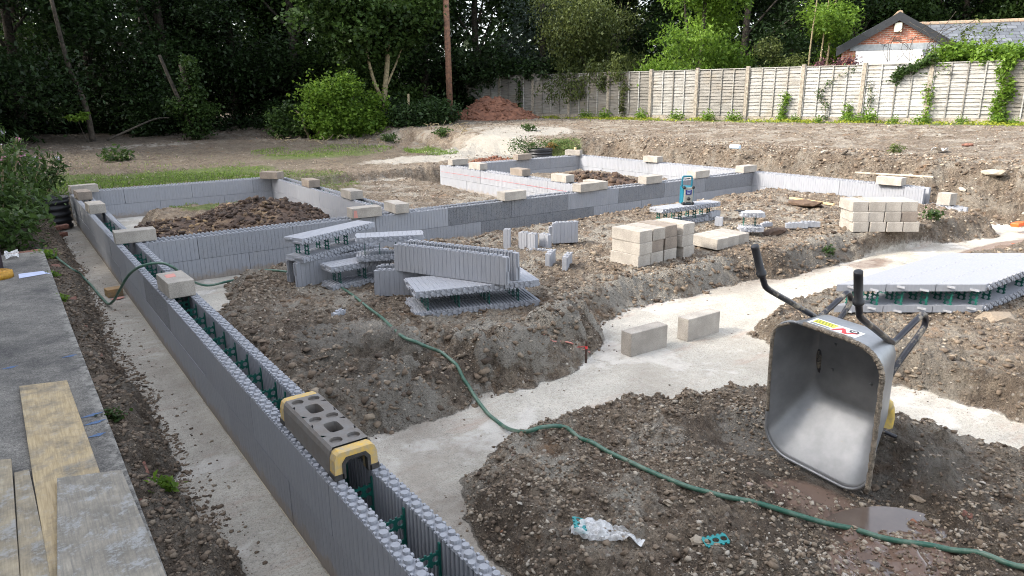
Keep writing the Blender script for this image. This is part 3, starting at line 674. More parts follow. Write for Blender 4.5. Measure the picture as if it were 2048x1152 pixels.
def foam_wall(label, x0, y0, yaw, L, ztop=.54, det=1, ribs=False, tonef=None, webs=(), group='foam form walls', courses=2, z0=0., joints=1.2, wall_cat='foundation wall'):
    """near face runs from (x0,y0) along yaw; thickness to the left of that direction"""
    t = thing('foam_form_wall', label, wall_cat, (x0, y0, 0), yaw, group)
    for side in (0, 1):
        b = MB(); rr = np.random.default_rng(int(abs(x0*31+y0*17)*10)+side)
        M0 = Matrix.Identity(4) if side == 0 else Matrix.Translation((0, WT, 0)) @ Matrix.Diagonal((1, -1, 1, 1))
        hcs = (ztop-z0)/courses
        for c in range(courses):
            s = 0.; first = joints*(.5 if c % 2 else 1.)
            while s < L-.02:
                e = min(L, s+(first if s == 0 else joints)); zz = z0+c*hcs
                tn = tonef(s, c) if tonef else .5; tn = float(np.clip(tn+rr.uniform(-.09, .09), 0, 1))
                Mb = M0 @ Matrix.Translation((0, rr.uniform(-.0035, .0035), 0))
                panel(b, e-s-.006, zz, zz+hcs-(.004 if c < courses-1 else 0), Mb, tn, ribs, True, s)
                s = e
        nubs(b, L-.05, ztop, M0, .72 if det else .7, det)
        b.obj('foam_panel', M_FOAM, t)
    for s in webs:
        b = MB()
        for zz in (.045, .16, .31, .43):
            if zz+.06 < ztop: web_plate(b, Matrix.Translation((s, TP, zz)) @ Matrix(((0, 0, 1, 0), (1, 0, 0, 0), (0, 1, 0, 0), (0, 0, 0, 1))))
        for yy in (TP+.004, TP+GAP-.004): b.box((s, yy, ztop/2), (.012, .008, ztop-.04))
        b.obj('web_tie', M_WEB, t)
    return t
R90 = math.pi/2
# W1: the long near wall, runs away from the camera; thickness towards +X, so start far and run back towards the viewer
wall1 = foam_wall('long grey foam wall running from the front of the site to its far left corner', .96, 15.36, -R90, 15.36-.55, det=2, ribs=True,
    tonef=lambda s, c: .10 if (c == 1 and 7.2 < s < 8.4) else (.50 if s < 6 else .58), webs=[15.36-v for v in (.92, 1.22, 1.52, 1.82, 2.12, 2.42, 2.74, 3.04, 3.34, 3.64, 3.94, 4.12, 4.42, 4.72, 5.02, 5.32, 5.62, 5.92, 6.22, 6.5, 6.8, 7.1, 7.4, 7.7, 8.0, 8.3, 8.6, 8.9, 9.9, 10.3, 10.7, 11.1, 11.5)])
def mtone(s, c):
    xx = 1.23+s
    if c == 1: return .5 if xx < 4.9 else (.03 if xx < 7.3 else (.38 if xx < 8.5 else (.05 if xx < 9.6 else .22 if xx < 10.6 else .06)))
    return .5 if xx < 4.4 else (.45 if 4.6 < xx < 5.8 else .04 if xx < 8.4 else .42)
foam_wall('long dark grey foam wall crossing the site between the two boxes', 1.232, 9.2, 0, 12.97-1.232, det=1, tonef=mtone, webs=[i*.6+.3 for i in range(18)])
foam_wall('back wall of the left foam box, in front of the grass', 1.232, 15.12, 0, 4.62-1.232, det=1, tonef=lambda s, c: .62 if s < 1.5 else .5, webs=[i*.6+.3 for i in range(5)])
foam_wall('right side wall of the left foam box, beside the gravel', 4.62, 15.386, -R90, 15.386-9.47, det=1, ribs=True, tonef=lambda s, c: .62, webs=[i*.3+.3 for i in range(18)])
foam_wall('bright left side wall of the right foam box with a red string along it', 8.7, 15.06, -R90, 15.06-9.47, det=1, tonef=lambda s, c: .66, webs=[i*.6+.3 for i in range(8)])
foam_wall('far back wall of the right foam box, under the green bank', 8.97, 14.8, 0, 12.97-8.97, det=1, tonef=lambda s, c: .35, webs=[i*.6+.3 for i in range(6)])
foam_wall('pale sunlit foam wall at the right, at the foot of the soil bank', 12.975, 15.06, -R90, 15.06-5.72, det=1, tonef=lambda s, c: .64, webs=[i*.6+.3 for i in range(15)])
foam_wall('short low foam wall of one course past the right hand wall end', 12.975, 5.70, -R90, .62, det=1, ztop=.27, courses=1, tonef=lambda s, c: .64, webs=[.3])
b = MB(); b.tube([(8.690, 15.0, .40), (8.690, 12.5, .402), (8.690, 9.5, .40)], .0022, 5)
tag(b.obj('string_line', M_STICKR), 'thin red builders line stretched along the bright foam wall', 'string line')
b = MB(); b.tube([(.953, 15.2, .012), (.953, 8, .012), (.953, 1, .012)], .0022, 5)
tag(b.obj('string_line', M_PALE), 'thin yellowish line along the foot of the long grey foam wall', 'string line')

def foam_form(label, P, yaw, L=1.2, lying=True, tone=.5, tilt=0., shear=0., width=.27, roll=0., webs=None, det=2, name='foam_form', group='loose foam forms', cat='foam form'):
    """a loose unit: two panels joined by green ties. lying: panels horizontal, nubbed edge towards the viewer's side (local -y)"""
    t = thing(name, label, cat, P, 0, group)
    t.rotation_euler = (roll, tilt, yaw)
    if lying:   # local z (height of unit, nubs) -> -y ; local y (thickness) -> +z
        Lm = Matrix(((1, 0, 0, 0), (0, 0, -1, width+.016), (0, 1, 0, 0), (0, 0, 0, 1)))
    else: Lm = Matrix.Identity(4)
    for side in (0, 1):
        b = MB(); M0 = Lm if side == 0 else Lm @ Matrix.Translation((0, WT, 0)) @ Matrix.Diagonal((1, -1, 1, 1))
        panel(b, L, 0, width, M0, tone, True, True, 0, cut=shear)
        nubs(b, L-.04+(0), width, M0 @ Matrix.Translation((shear*width, 0, 0)), tone+.12, det)
        # tongue ribs on the short ends
        for ex in (-.006, L+.006):
            for yy, z_a, z_b in ((.018, .0, .5), (.046, .45, 1.)): b.box((ex+shear*width*(z_a+z_b)/2, yy, width*(z_a+z_b)/2), (.014, .018, width*(z_b-z_a)*.92), M0, tone)
        o = b.obj('foam_panel', M_FOAM, t)
    for s in (webs if webs is not None else [.12+.3*i for i in range(int(L/.3))]):
        for zz in (.03, .17) if width > .2 else (.03,):
            b = MB()
            if zz+.05 < width:
                web_plate(b, Lm @ Matrix.Translation((s+shear*zz, TP-.004, zz)) @ Matrix(((0, 0, 1, 0), (1, 0, 0, 0), (0, 1, 0, 0), (0, 0, 0, 1))), GAP+.008, .06)
                b.obj('web_tie', M_WEB, t)
    return t
Z = .20
ya = rad(-17)
foam_form('foam form lying on the soil, front one of a joined pair, nubbed edge outwards', (2.91, 5.56, Z), ya, 1.22, True, .72)
foam_form('foam form lying flat, joined behind the front one of the pair', (2.91-.272*math.sin(ya), 5.56+.272*math.cos(ya), Z), ya, 1.22, True, .72)
foam_form('scratched foam form standing upright across the top of the front pair', (3.13, 6.42, Z+.272), rad(-65), 1.32, False, .66)
foam_form('loose grey foam form standing on the soil at the left of the front pair', (2.95, 6.53, Z), rad(-34), .95, False, .6)
foam_form('loose grey foam form lying lowest in the rear heap, on the soil', (2.68, 7.0, Z-.01), rad(3), 1.2, True, .75)
foam_form('loose grey foam form standing upright at the left end of the rear heap', (2.42, 7.36, Z), rad(4), 1.15, False, .55)
foam_form('foam form lying on top of the rear heap, reaching back towards the cross wall', (2.50, 7.30, Z+.275), rad(23), 1.15, True, .8)
foam_form('short loose foam form topmost at the front of the rear heap', (2.97, 6.98, Z+.275), rad(-24), .72, True, .8, webs=[.08, .24, .42, .6])
for k, (dx, dy) in enumerate(((0, 0), (-.352, .275), (-.704, .55))):
    foam_form(('front', 'middle', 'rear')[k]+' one of three long foam forms lying side by side at the right edge', (6.74+dx, 2.46+dy, .235), 0, 2.1, True, .62, shear=1.28, webs=[.10, .38, .72, 1.15, 1.5, 1.9], group='long foam forms at the right')
foam_form('foam form near the cross wall with the site radio on top', (7.57, 6.80, .335), rad(-3), 1.2, True, .62, det=2)
foam_form('short cut foam form with a dark square on top, beside the form with the radio', (8.12, 5.87, .345), rad(-40), .30, True, .82, width=.22, webs=[.06, .22])
b = MB(); b.box((8.24, 6.02, .345+WT+.004), (.11, .10, .006), Matrix.Identity(4)); tag(b.obj('dark_pad', M_BLACK), 'small dark square pad lying on the short cut foam form', 'pad')
def scrap(label, px, py, z, yaw, L, hh, upright=True, tilt=0., tone=.8, cat='foam offcut'):
    P = at(px, py, z); b = MB(); panel(b, L, 0, hh, Matrix.Identity(4), tone, True, True); nubs(b, L, hh, Matrix.Identity(4), tone, 2)
    b.box((-.005, .018, hh/2), (.012, .018, hh*.9), None, tone)
    o = b.obj('foam_offcut', M_FOAM); o.location = (P[0], P[1], z-.01)
    o.rotation_euler = (0 if upright else -R90, tilt, rad(yaw)); return tag(o, label, cat, 'foam offcuts')
q2 = lambda x_, y_: (850+x_/3.388, 270+y_/3.388)
zs = .26
scrap('narrow foam offcut standing leftmost in the row of offcuts behind the upright form', *q2(535, 765), zs, -50, .08, .26)
scrap('foam offcut standing second from the left in the offcut row', *q2(635, 765), zs, -75, .13, .22)
scrap('foam offcut standing third in the offcut row, touching the second', *q2(695, 775), zs, -75, .12, .22)
scrap('foam offcut standing alone in the middle of the offcut row', *q2(775, 765), zs, -85, .16, .2)
scrap('largest foam offcut at the right end of the offcut row', *q2(845, 748), zs, -25, .32, .26)
scrap('foam offcut lying on top of the back of the largest offcut', *q2(868, 730), zs+.05, -25, .34, .27)
scrap('upright foam offcut left of the pair in front of the offcut row', *q2(850, 915), .22, 35, .22, .2)
scrap('upright foam offcut right of the pair in front of the offcut row', *q2(965, 938), .22, 35, .22, .2)
scrap('thin stick of foam lying between the upright form and the offcut pair', *q2(690, 800), .24, -40, .3, .05, True)
q3 = lambda x_, y_: (1480+x_/3.606, 300+y_/3.606)
scrap('ribbed foam strip lying left of the pair by the far block stack', *q3(335, 560), .34, -38, .30, .07)
scrap('ribbed foam strip lying right of the pair by the far block stack', *q3(425, 552), .34, -38, .30, .07)
scrap('little white foam piece lying by the dark clod', *q3(165, 550), .34, -20, .16, .05)
q4 = lambda x_, y_: (1340+x_/8.862, 340+y_/8.862)
scrap('foam strip leaning under the short cut form, farthest left', *q4(650, 905), .34, 10, .30, .08)
scrap('foam strip lying across the other scraps by the short cut form', *q4(740, 830), .40, 12, .28, .07)
scrap('small ribbed foam chunk standing before the short cut form', *q4(800, 980), .34, -60, .10, .13)
scrap('small striped foam offcut lying alone on the soil near the hose', 673, 636, .20, 25, .13, .05, tone=.9)
P = at(1850, 590, .30)

# ------------------------------------------------------------------ concrete blocks
def cblock(P, yaw, a, bb, h, label, group, z=None, paint=None):
    ex = np.array([math.cos(yaw), math.sin(yaw)]); ey = np.array([-ex[1], ex[0]])
    c = np.array(P[:2])+ex*a/2+ey*bb/2; b = MB(); b.box((0, 0, h/2), (a, bb, h))
    o = b.obj('concrete_block', M_BLOCK, None, False, .0055)
    o.location = (c[0], c[1], P[2] if z is None else z); o.rotation_euler = (0, 0, yaw); tag(o, label, 'concrete block', group)
    if paint:
        pb = MB(); (x0, x1, y0, y1, face) = paint
        if face == 'top': pb.prism([(x0, y0), (x1, y0+.01), (x1+.012, y1), (x0+.01, y1-.01)], h+.0005, h+.002)
        else: pb.add([(x0, -bb/2-.002, y0), (x1, -bb/2-.002, y0), (x1-.015, -bb/2-.002, y1), (x0+.01, -bb/2-.002, y1*1.05)], [(0, 1, 2, 3)])
        pb.obj('paint_mark', M_REDPAINT, o)
    return o
GW = 'concrete blocks weighting down the foam walls'; BL, BW, BH = .44, .215, .14; ZT = .556
def wb(x_, y_, kind, label, yaw=0., **k):
    a, c = (BL, BW) if kind == 'x' else (BW, BL)
    return cblock((x_, y_, ZT), rad(yaw), a, c, BH, label, GW, **k)
wb(.97, 14.85, 'x', 'concrete block on the far left corner of the long foam wall, farthest of all there', 8)
wb(.98, 13.82, 'y', 'concrete block just in front of the far left corner of the long foam wall', 3)
wb(.97, 12.02, 'y', 'concrete block third from the far left corner on the long foam wall', 2)
wb(.955, 9.28, 'x', 'concrete block lying across the long foam wall where the cross wall meets it', -2)
wb(.99, 6.38, 'y', 'large looking concrete block with a red paint mark on top, under the hose arch', 2, paint=(-.07, .01, -.02, .12, 'top'))
wb(4.61, 14.66, 'y', 'concrete block on the back right corner of the left foam box', 35)
wb(4.61, 12.85, 'y', 'concrete block second from the back on the right side of the left foam box', -2)
wb(4.59, 10.89, 'y', 'concrete block third from the back on the right side of the left foam box', -1)
wb(3.86, 9.15, 'x', 'concrete block with a red paint stripe on its end, behind the heap of loose forms', -3, paint=(-.20, -.14, .01, .11, 'front'))
wb(4.52, 9.14, 'y', 'concrete block end on, right of the one with the red stripe', -4)
wb(8.84, 14.69, 'x', 'brown shaded concrete block on the far left corner of the right foam box', 0)
wb(8.76, 13.37, 'y', 'concrete block in front of the brown one on the bright left side wall', 3)
wb(10.82, 14.72, 'x', 'concrete block on the far back wall of the right box, left of the black coil', 0)
wb(8.74, 11.75, 'y', 'concrete block in the middle of the bright left side wall of the right box', -1)
wb(8.72, 10.32, 'y', 'concrete block nearest the cross wall on the bright left side wall', 2)
bp = wb(12.9, 14.70, 'y', 'concrete block with a timber peg on top, at the far corner of the right box', 28)
b = MB(); b.prism([(-.025, -.025), (.03, -.02), (.025, .03), (-.03, .02)], 0, .07); o = b.obj('timber_peg', M_TIMBER); o.location = (12.95, 14.95, ZT+BH); tag(o, 'small timber peg standing on the block at the far corner of the right box', 'timber peg')
wb(6.45, 9.14, 'x', 'concrete block alone in the middle of the dark cross wall, in front of the gravel', 1)
wb(8.04, 9.12, 'x', 'concrete block lying lengthwise at the right box near left corner, front of a pair', 2)
wb(8.50, 9.17, 'y', 'concrete block end on beside the front one of the pair at the near left corner', -2)
wb(9.70, 9.17, 'x', 'concrete block with a white chalk scratch on the cross wall, second right of the pair', 1)
wb(11.08, 9.17, 'x', 'concrete block on the cross wall just right of and behind the radio', 2)
wb(12.93, 11.9, 'y', 'concrete block on the far right side wall, with a chipped face', 4)
wb(12.60, 9.17, 'x', 'concrete block on the corner where the cross wall meets the right hand wall', 0)
wb(12.90, 6.09, 'y', 'concrete block under a thin pink plank on the right hand foam wall', 4)
cblock((13.02, 5.30, .29), rad(-4), BW, BL*.5, .2, 'half concrete block standing on the short low foam wall', GW)
b = MB(); P0, P1 = at(1710, 346, ZT+BH+.01), at(1866, 355, ZT+BH+.01); dd = Vector(P1-P0)
b.box((dd.length/2, 0, .012), (dd.length, .05, .022)); o = b.obj('thin_plank', M_PALE); o.location = P0; o.rotation_euler = (0, 0, math.atan2(dd.y, dd.x)); tag(o, 'thin pale pink plank lying on the block on the right hand wall', 'plank')
GF = 'concrete blocks standing on the footing concrete'
for (fx, fy, ya_, lb) in ((4.036+.02, 4.03, -1, 'left'), (4.70, 4.17, 0, 'right')):
    pass
c0 = at(1261.5, 713, .01); cblock((c0[0], c0[1], .0), rad(-2), BL, .13, BW, 'left one of two concrete blocks standing on edge on the pale footing', GF)
c0 = at(1375, 682, .01); cblock((c0[0], c0[1], .0), rad(-1), BL, .13, BW, 'right one of two concrete blocks standing on edge on the pale footing', GF)
# stack A: three layers
GA = 'concrete blocks of the near stack'
za = .262; P = at(1276.5, 535.6, za); rr = np.random.default_rng(3)
colA = ['left front', 'second', 'third', 'fourth']; lay = ['bottom', 'middle', 'top']
offs = [(0, 0), (.222, .01), (.462, .035), (.74, .06)]
for c in range(4):
    for l in range(3):
        dx, dy = offs[c]; j = rr.uniform(-.012, .012, 2)
        if c == 3: j = j+np.array([(.02, 0, .0)[l], -.05])
        cblock((P[0]+dx+j[0], P[1]+dy+j[1], za+l*(BH+.001)), rad(2+rr.uniform(-1.5, 1.5)), BW, BL, BH, 'near stack of blocks, %s layer, %s column from the left' % (lay[l], ['first', 'second', 'third', 'fourth'][c]), GA)
for c in range(3):
    P3 = at(1434, 497, .30); cblock((P3[0]+c*.232, P3[1]+.01*c, .275), rad(-2+c), BW, BL*1.0, BH, '%s one of three concrete blocks side by side between the stacks' % ['left', 'middle', 'right'][c], 'three blocks between the stacks')
GB = 'concrete blocks of the far stack'
P = at(1703, 463.0, .31); yb = rad(-38)
ex = np.array([math.cos(yb), math.sin(yb)])
for c in range(4):
    for l in range(3):
        j = rr.uniform(-.014, .014); k = c*.224+(.02, -.005, -.012)[l]
        cblock((P[0]+ex[0]*(k+j)+.0, P[1]+ex[1]*(k+j)+.01*l, .30+l*(BH+.001)), yb+rad(rr.uniform(-3, 3)), BW, BL, BH, 'far stack of blocks, %s layer, %s column from the left' % (lay[l], ['first', 'second', 'third', 'fourth'][c]), GB)

# ------------------------------------------------------------------ slab at the left, boards and things on it
b = MB(); b.prism([(-9, -7), (.285, -7), (.285, 4.5), (.278, 7), (.285, 10.9), (-9, 10.9)], .05, .30)
tag(b.obj('patio_slab', M_SLAB, None, False, .006), kind='structure')
for (px, py, w_, lb) in ((140, 712, .10, 'a'), (20, 735, .10, 'b'), (185, 830, .12, 'c'), (190, 845, .12, 'd'), (195, 870, .09, 'e')):
    P = at(px, py, .3021); pb = MB(); n_ = 9
    pts = [(w_*.5*math.cos(t)*(1+.3*math.sin(3*t)), .018*math.sin(t)*(1+.35*math.cos(5*t))) for t in np.linspace(0, 6.28, n_, endpoint=False)]
    pb.prism(pts, 0, .0006); o = pb.obj('paint_mark', M_BLUE); o.location = P; o.rotation_euler = (0, 0, .15)
    tag(o, dict(a='faint blue spray mark on the slab above the yellow board', b='blue spray mark at the left edge of the slab', c='upper of the two long blue spray marks beside the yellow board', d='lower of the two long blue spray marks beside the yellow board', e='small curled blue spray mark beside the yellow board')[lb], 'paint mark')
def board(label, corners, z, th, material, cat='board'):
    pts = [at(x_, y_, z+th)[:2] for x_, y_ in corners]; b = MB(); c = np.mean(pts, 0)
    b.prism([(p[0]-c[0], p[1]-c[1]) for p in pts], 0, th); o = b.obj('scaffold_board', material, None, False, .002); o.location = (c[0], c[1], z); return tag(o, label, cat, 'boards on the slab')
board('yellow stained board lying longest on the slab', [(110, 1210), (255, 1170), (198, 938), (134, 760), (38, 772), (66, 958)], .302, .02, M_OSB)
board('mouldy grey board lying over the end of the yellow board', [(114, 1290), (390, 1290), (243, 939), (114, 956)], .3235, .022, M_OSB2)
board('wide weathered board at the left bottom corner of the slab', [(-150, 1290), (48, 1290), (22, 917), (-120, 930)], .3265, .02, M_OSB3)
board('narrow pale board between the wide weathered board and the yellow board', [(48, 1290), (132, 1290), (58, 938), (28, 945)], .302, .018, M_OSB3)
# yellow strap roll, paper, box, film
def onslab(px, py, z=.30): q = at(px, py, z); return q
P = onslab(-5, 556); th = thing('strap_roll', 'yellow roll of strapping lying flat on the slab by the paper', 'roll', (P[0]+.0, P[1], .301))
b = MB(); b.cyl((0, 0), .155, 0, .07, 28, None, .15); b.obj('roll_body', M_TAPE, th, True)
b = MB()
for k in range(4): b.tube([(.02+.035*k+.01*math.cos(a)*0+(.03+.033*k)*0+(.035+.034*k)*math.cos(a)-.02-.035*k, (.035+.034*k)*math.sin(a), .071) for a in np.linspace(0, 6.28, 24)], .004, 5)
b.obj('strap_edge', M_TAPE, th)
pts = [onslab(*q_, .304) for q_ in ((38, 557), (96, 547), (86, 542), (37, 548))]; pts2 = [onslab(*q_, .312) for q_ in ((86, 542), (102, 548), (96, 547.5))]
b = MB(); b.add(pts, [(0, 1, 2, 3)]); b.add([p+np.array([0, 0, .0016]) for p in pts], [(0, 1, 2, 3)]); b.add(pts2, [(0, 1, 2)])
tag(b.obj('paper_sheet', M_PAPER), 'pale blue sheet of paper curling over the slab edge', 'paper')
P = onslab(-14, 540); th = thing('carton', 'dark carton standing on the slab at the left edge', 'box', (P[0]-.05, P[1]+.05, .301), .05)
b = MB(); b.box((0, 0, .12), (.30, .2, .24)); b.obj('carton_body', M_BOX, th, False, .004)
b = MB()
for zz, x0_, w_ in ((.222, .02, .20), (.205, .0, .16), (.188, .05, .10)): b.box((x0_, -.101, zz), (w_, .002, .006))
b.obj('carton_print', M_STICK, th)
b = MB(); vv = []
g = 7; P = onslab(27, 512)
for i in range(g):
    for j in range(g): vv.append((P[0]+(i/g-.5)*.17+random.uniform(-.01, .01), P[1]+(j/g-.5)*.5, .306+random.uniform(0, .05)))
b.add(vv, [(i*g+j, i*g+j+1, (i+1)*g+j+1, (i+1)*g+j) for i in range(g-1) for j in range(g-1)])
tag(b.obj('plastic_film', M_BAG), 'crumpled clear plastic film beside the dark carton', 'plastic film')
# kerb bricks of the old slab edge
k = 0
for yy in np.arange(3.0, 11, .235):
    if random.random() < .5: continue
    b = MB(); b.box((0, 0, 0), (.095, .205, .06)); o = b.obj('edging_brick', M_REDB, None, False, .008); o.location = (.37+.03*math.sin(yy*3)+random.uniform(-.012, .012), yy, .165+random.uniform(-.02, .012)); o.rotation_euler = (random.uniform(-.08, .08), random.uniform(-.12, .12), random.uniform(-.08, .08))
    tag(o, 'worn red brick bedded in the rubble along the slab edge', 'brick', 'old bricks along the slab edge'); k += 1
for (px, py, z, s, lb, yw_) in ((118, 455, .22, 1.3, 'brick on the rubble heap near the black tub', .3), (52, 508, .27, 1.6, 'row of old bricks at the far end of the slab', .1), (120, 470, .12, 1.0, 'broken brick at the foot of the far wall end', .7), (395, 580, .2, 0, '', 0)):
    if not s: continue
    P = at(px, py, z); b = MB(); b.box((0, 0, 0), (.21*s, .10, .065)); o = b.obj('loose_brick', M_REDB, None, False, .006); o.location = P; o.rotation_euler = (.05, -.04, yw_); tag(o, lb, 'brick')
P = at(228, 584, .05); b = MB(); b.box((0, 0, .045), (.16, .15, .09)); o = b.obj('timber_offcut', M_TIMBER2, None, False, .003); o.location = (P[0], P[1]+.02, .004); o.rotation_euler = (0, 0, .12); tag(o, 'brown timber offcut on the footing beside the long wall', 'timber offcut')
pb = MB(); P = at(236, 598, .002); pb.prism([(.07*math.cos(t)*(1+.3*math.sin(2*t)), .05*math.sin(t)) for t in np.linspace(0, 6.28, 9, endpoint=False)], 0, .0015); o = pb.obj('paint_mark', M_REDPAINT); o.location = (P[0], P[1], .012); tag(o, 'red paint splash on the footing by the timber offcut', 'paint mark')

# ------------------------------------------------------------------ rubber foot on the long wall
th = thing('rubber_foot', 'grey rubber barrier foot with yellow ends and round recesses, on top of the long wall', 'barrier foot', (.985, 2.74, ZT), 0)
b = MB(); FL, FW, FH = .74, .212, .135
def rrect(a, c, asp=1.):
    cor = [math.atan2(sy*asp, sx) for sx in (-1, 1) for sy in (-1, 1)]
    o = []
    for t in sorted([i*2*math.pi/20+.05 for i in range(20)]+[c_ % (2*math.pi) for c_ in cor]):
        co, si = math.cos(t), math.sin(t); k = (abs(co)**5+abs(si)**5)**(-1/5); o.append((a*co*k, c*si*k))
    return o
xs_ = [.055, .175, .31, .43, .565, .685]
def fcell(x0, x1, y0, y1, cx, cy, pts, depth, floor=True): holed(b, x0, x1, y0, y1, cx, cy, pts, FH-depth, FH, None, True if floor else None)
cells = [(.0+.06, .18, 'o'), (.18, .33, 'r'), (.33, .43, 'o'), (.43, .58, 'r'), (.58, .68, 'o')]
for x0, x1, k in cells:
    if k == 'o':
        for y0, y1 in ((.02, .106), (.106, .192)):
            m_ = circ(.031, (y1-y0)/(x1-x0)); holed(b, y0, y1, x0, x1, (y0+y1)/2, (x0+x1)/2, circ(.031, (x1-x0)/(y1-y0)), FH-.016, FH, None, True)
    else: holed(b, .02, .192, x0, x1, .106, (x0+x1)/2, rrect(.036, .056, .15/.172), FH-.05, FH, None, None)
# chamfered skirts, channel
for s in (0, 1):
    prof = [(.0, 0), (.002, .095), (.008, .122), (.02, FH), (.02, FH-.02), (.032, FH-.03), (.036, 0)]
    prof = [(p[0] if s == 0 else FW-p[0], p[1]) for p in prof]
    n = len(prof); vs = [(p[0], .06, p[1]) for p in prof]+[(p[0], .68, p[1]) for p in prof]
    b.add(vs, [(i, (i+1) % n, n+(i+1) % n, n+i) for i in range(n)]+[tuple(range(n)), tuple(range(2*n-1, n-1, -1))])
b.add([(.03, .06, FH-.052), (FW-.03, .06, FH-.052), (FW-.03, .16, FH-.052), (.03, .16, FH-.052)], [(0, 1, 2, 3)])
b.obj('foot_body', M_RUBBER, th)
for e in (0, 1):
    y0, y1 = (.0, .058) if e == 0 else (.682, .74)
    arch = [(0, 0), (.004, .09), (.014, .118), (.03, .128), (FW-.03, .128), (FW-.014, .118), (FW-.004, .09), (FW, 0), (FW-.05, 0), (FW-.052, .07), (FW-.066, .088), (.066, .088), (.052, .07), (.05, 0)]
    n = len(arch); b = MB(); vs = [(p[0], y0, p[1]) for p in arch]+[(p[0], y1, p[1]) for p in arch]
    fs = [(i, (i+1) % n, n+(i+1) % n, n+i) for i in range(n)]
    quads = [(0, 1, 12, 13), (1, 2, 11, 12), (2, 3, 11), (3, 4, 10, 11), (4, 5, 10), (5, 6, 9, 10), (6, 7, 8, 9)]
    fs += [q for q in quads]+[tuple(n+i for i in reversed(q)) for q in quads]
    b.add(vs, fs); b.obj('yellow_end', M_YEL, th)
    yy = y0-.004 if e == 0 else y1+.004
    ins = [(.036, -.001), (.038, .075), (.058, .102), (FW-.058, .102), (FW-.038, .075), (FW-.036, -.001), (FW-.052, -.001), (FW-.054, .068), (FW-.07, .086), (.07, .086), (.054, .068), (.052, -.001)]
    b = MB(); n = len(ins); vs = [(p[0], yy, p[1]) for p in ins]+[(p[0], (y0+y1)/2, p[1]) for p in ins]
    b.add(vs, [(i, (i+1) % n, n+(i+1) % n, n+i) for i in range(n)]+[(0, 1, 10, 11), (1, 2, 9, 10), (2, 3, 8, 9), (3, 4, 7, 8), (4, 5, 6, 7)])
    b.box((.02, (y0+y1)/2, .012), (.046, .066, .026)); b.box((FW-.02, (y0+y1)/2, .012), (.046, .066, .026)); b.obj('rubber_trim', M_RUBD, th)

# ------------------------------------------------------------------ hose
hp = []
for px, py in ((72, 499), (98, 509), (123, 526), (144, 541), (167, 559), (183, 574), (196, 590), (207, 602)):
    P = gp(px, py); hp.append((P[0], P[1], P[2]+.022))
for px, py, z in ((217, 608, .05), (229, 600, .13), (243, 573, .33), (260, 547, .50), (285, 531, .61), (320, 526, .63), (345, 533, .60), (368, 552, .42), (392, 567, .14), (420, 571, .05), (455, 563, .05), (500, 553, .10)): hp.append(tuple(at(px, py, z)))
for px, py in ((548, 546), (600, 553)): P = gp(px, py); hp.append((P[0], P[1], P[2]+.03))
for px, py in ((640, 560), (680, 578), (720, 608), (760, 640), (800, 672), (840, 695), (880, 712), (905, 730), (925, 760), (945, 795), (975, 830), (1010, 862), (1050, 874), (1090, 868), (1120, 864), (1160, 882), (1210, 910), (1280, 945), (1360, 980), (1450, 1010), (1560, 1035), (1680, 1065), (1800, 1090), (1920, 1113), (2048, 1141), (2200, 1172)):
    P = gp(px, py); hp.append((P[0], P[1], max(P[2], hz(P[0], P[1]))+.012))
hq = catmull(hp, 8); hq = [Vector((v.x, v.y, max(v.z, hz(v.x, v.y)+.009))) if i > 60 or i < 60 and v.x < .8 else v for i, v in enumerate(hq)]
for _ in range(6): hq = [hq[0]]+[Vector((hq[i].x, hq[i].y, .25*hq[i-1].z+.5*hq[i].z+.25*hq[i+1].z)) for i in range(1, len(hq)-1)]+[hq[-1]]
b = MB(); b.tube(hq, .0135, 10); tag(b.obj('garden_hose', M_HOSE, None, True), 'green hose looping over the long wall and snaking across the soil and footing', 'hose')
# ------------------------------------------------------------------ wheelbarrow, tipped up on its front rim
O = np.array([3.4547, 1.5892, .12]); wv = np.array([.02918, .99846, .04728]); uv = np.array([-.10586, -.04395, .99341]); nv = np.array([.99395, -.03399, .10441])
uv -= wv*(uv@wv); uv /= np.linalg.norm(uv); nv = np.cross(wv, uv); nv *= np.sign(nv[0])
MBW = Matrix(((uv[0], wv[0], nv[0], O[0]), (uv[1], wv[1], nv[1], O[1]), (uv[2], wv[2], nv[2], O[2]), (0, 0, 0, 1)))
def bw(u, w, n): return MBW @ Vector((u, w, n))
WB = .634
wbar = thing('wheelbarrow', 'muddy grey metal wheelbarrow tipped up on its front rim, black handles in the air', 'wheelbarrow', (3.75, 1.9, .12))
def ring(u0, u1, w0, w1, rc, n, k=7):
    out = []
    for (cu, cw, a0) in ((u1-rc, w1-rc, 0), (u0+rc, w1-rc, 90), (u0+rc, w0+rc, 180), (u1-rc, w0+rc, 270)):
        for i in range(k+1): a = rad(a0+90*i/k); out.append((cu+rc*math.cos(a), cw+rc*math.sin(a), n))
    return out
def loc(P): return Vector(P)-Vector((3.75, 1.9, .12))
rings = []
for t in (0, .04, .15, .3, .5, .7, .86, .94, .985, 1.):
    s_ = t if t < .86 else t; e = t**.92
    in_ = max(0, (t-.86)/.14)
    rings.append(ring(0+.30*e+.03*in_, .86-.022*e-.03*in_, .0+.085*e+.02*in_, WB-.085*e-.02*in_, .155-.05*t, .29*math.sin(min(1, t/.97)*math.pi/2)**1.0*(t if t < .86 else t)))
for i, t in enumerate((0, .04, .15, .3, .5, .7, .86, .94, .985, 1.)):
    rings[i] = [(p[0], p[1], .29*(t if t < .86 else .86+.14*(1-(1-(t-.86)/.14)**2))) for p in rings[i]]
b = MB(); n = len(rings[0]); vs = [loc(bw(*p)) for r_ in rings for p in r_]
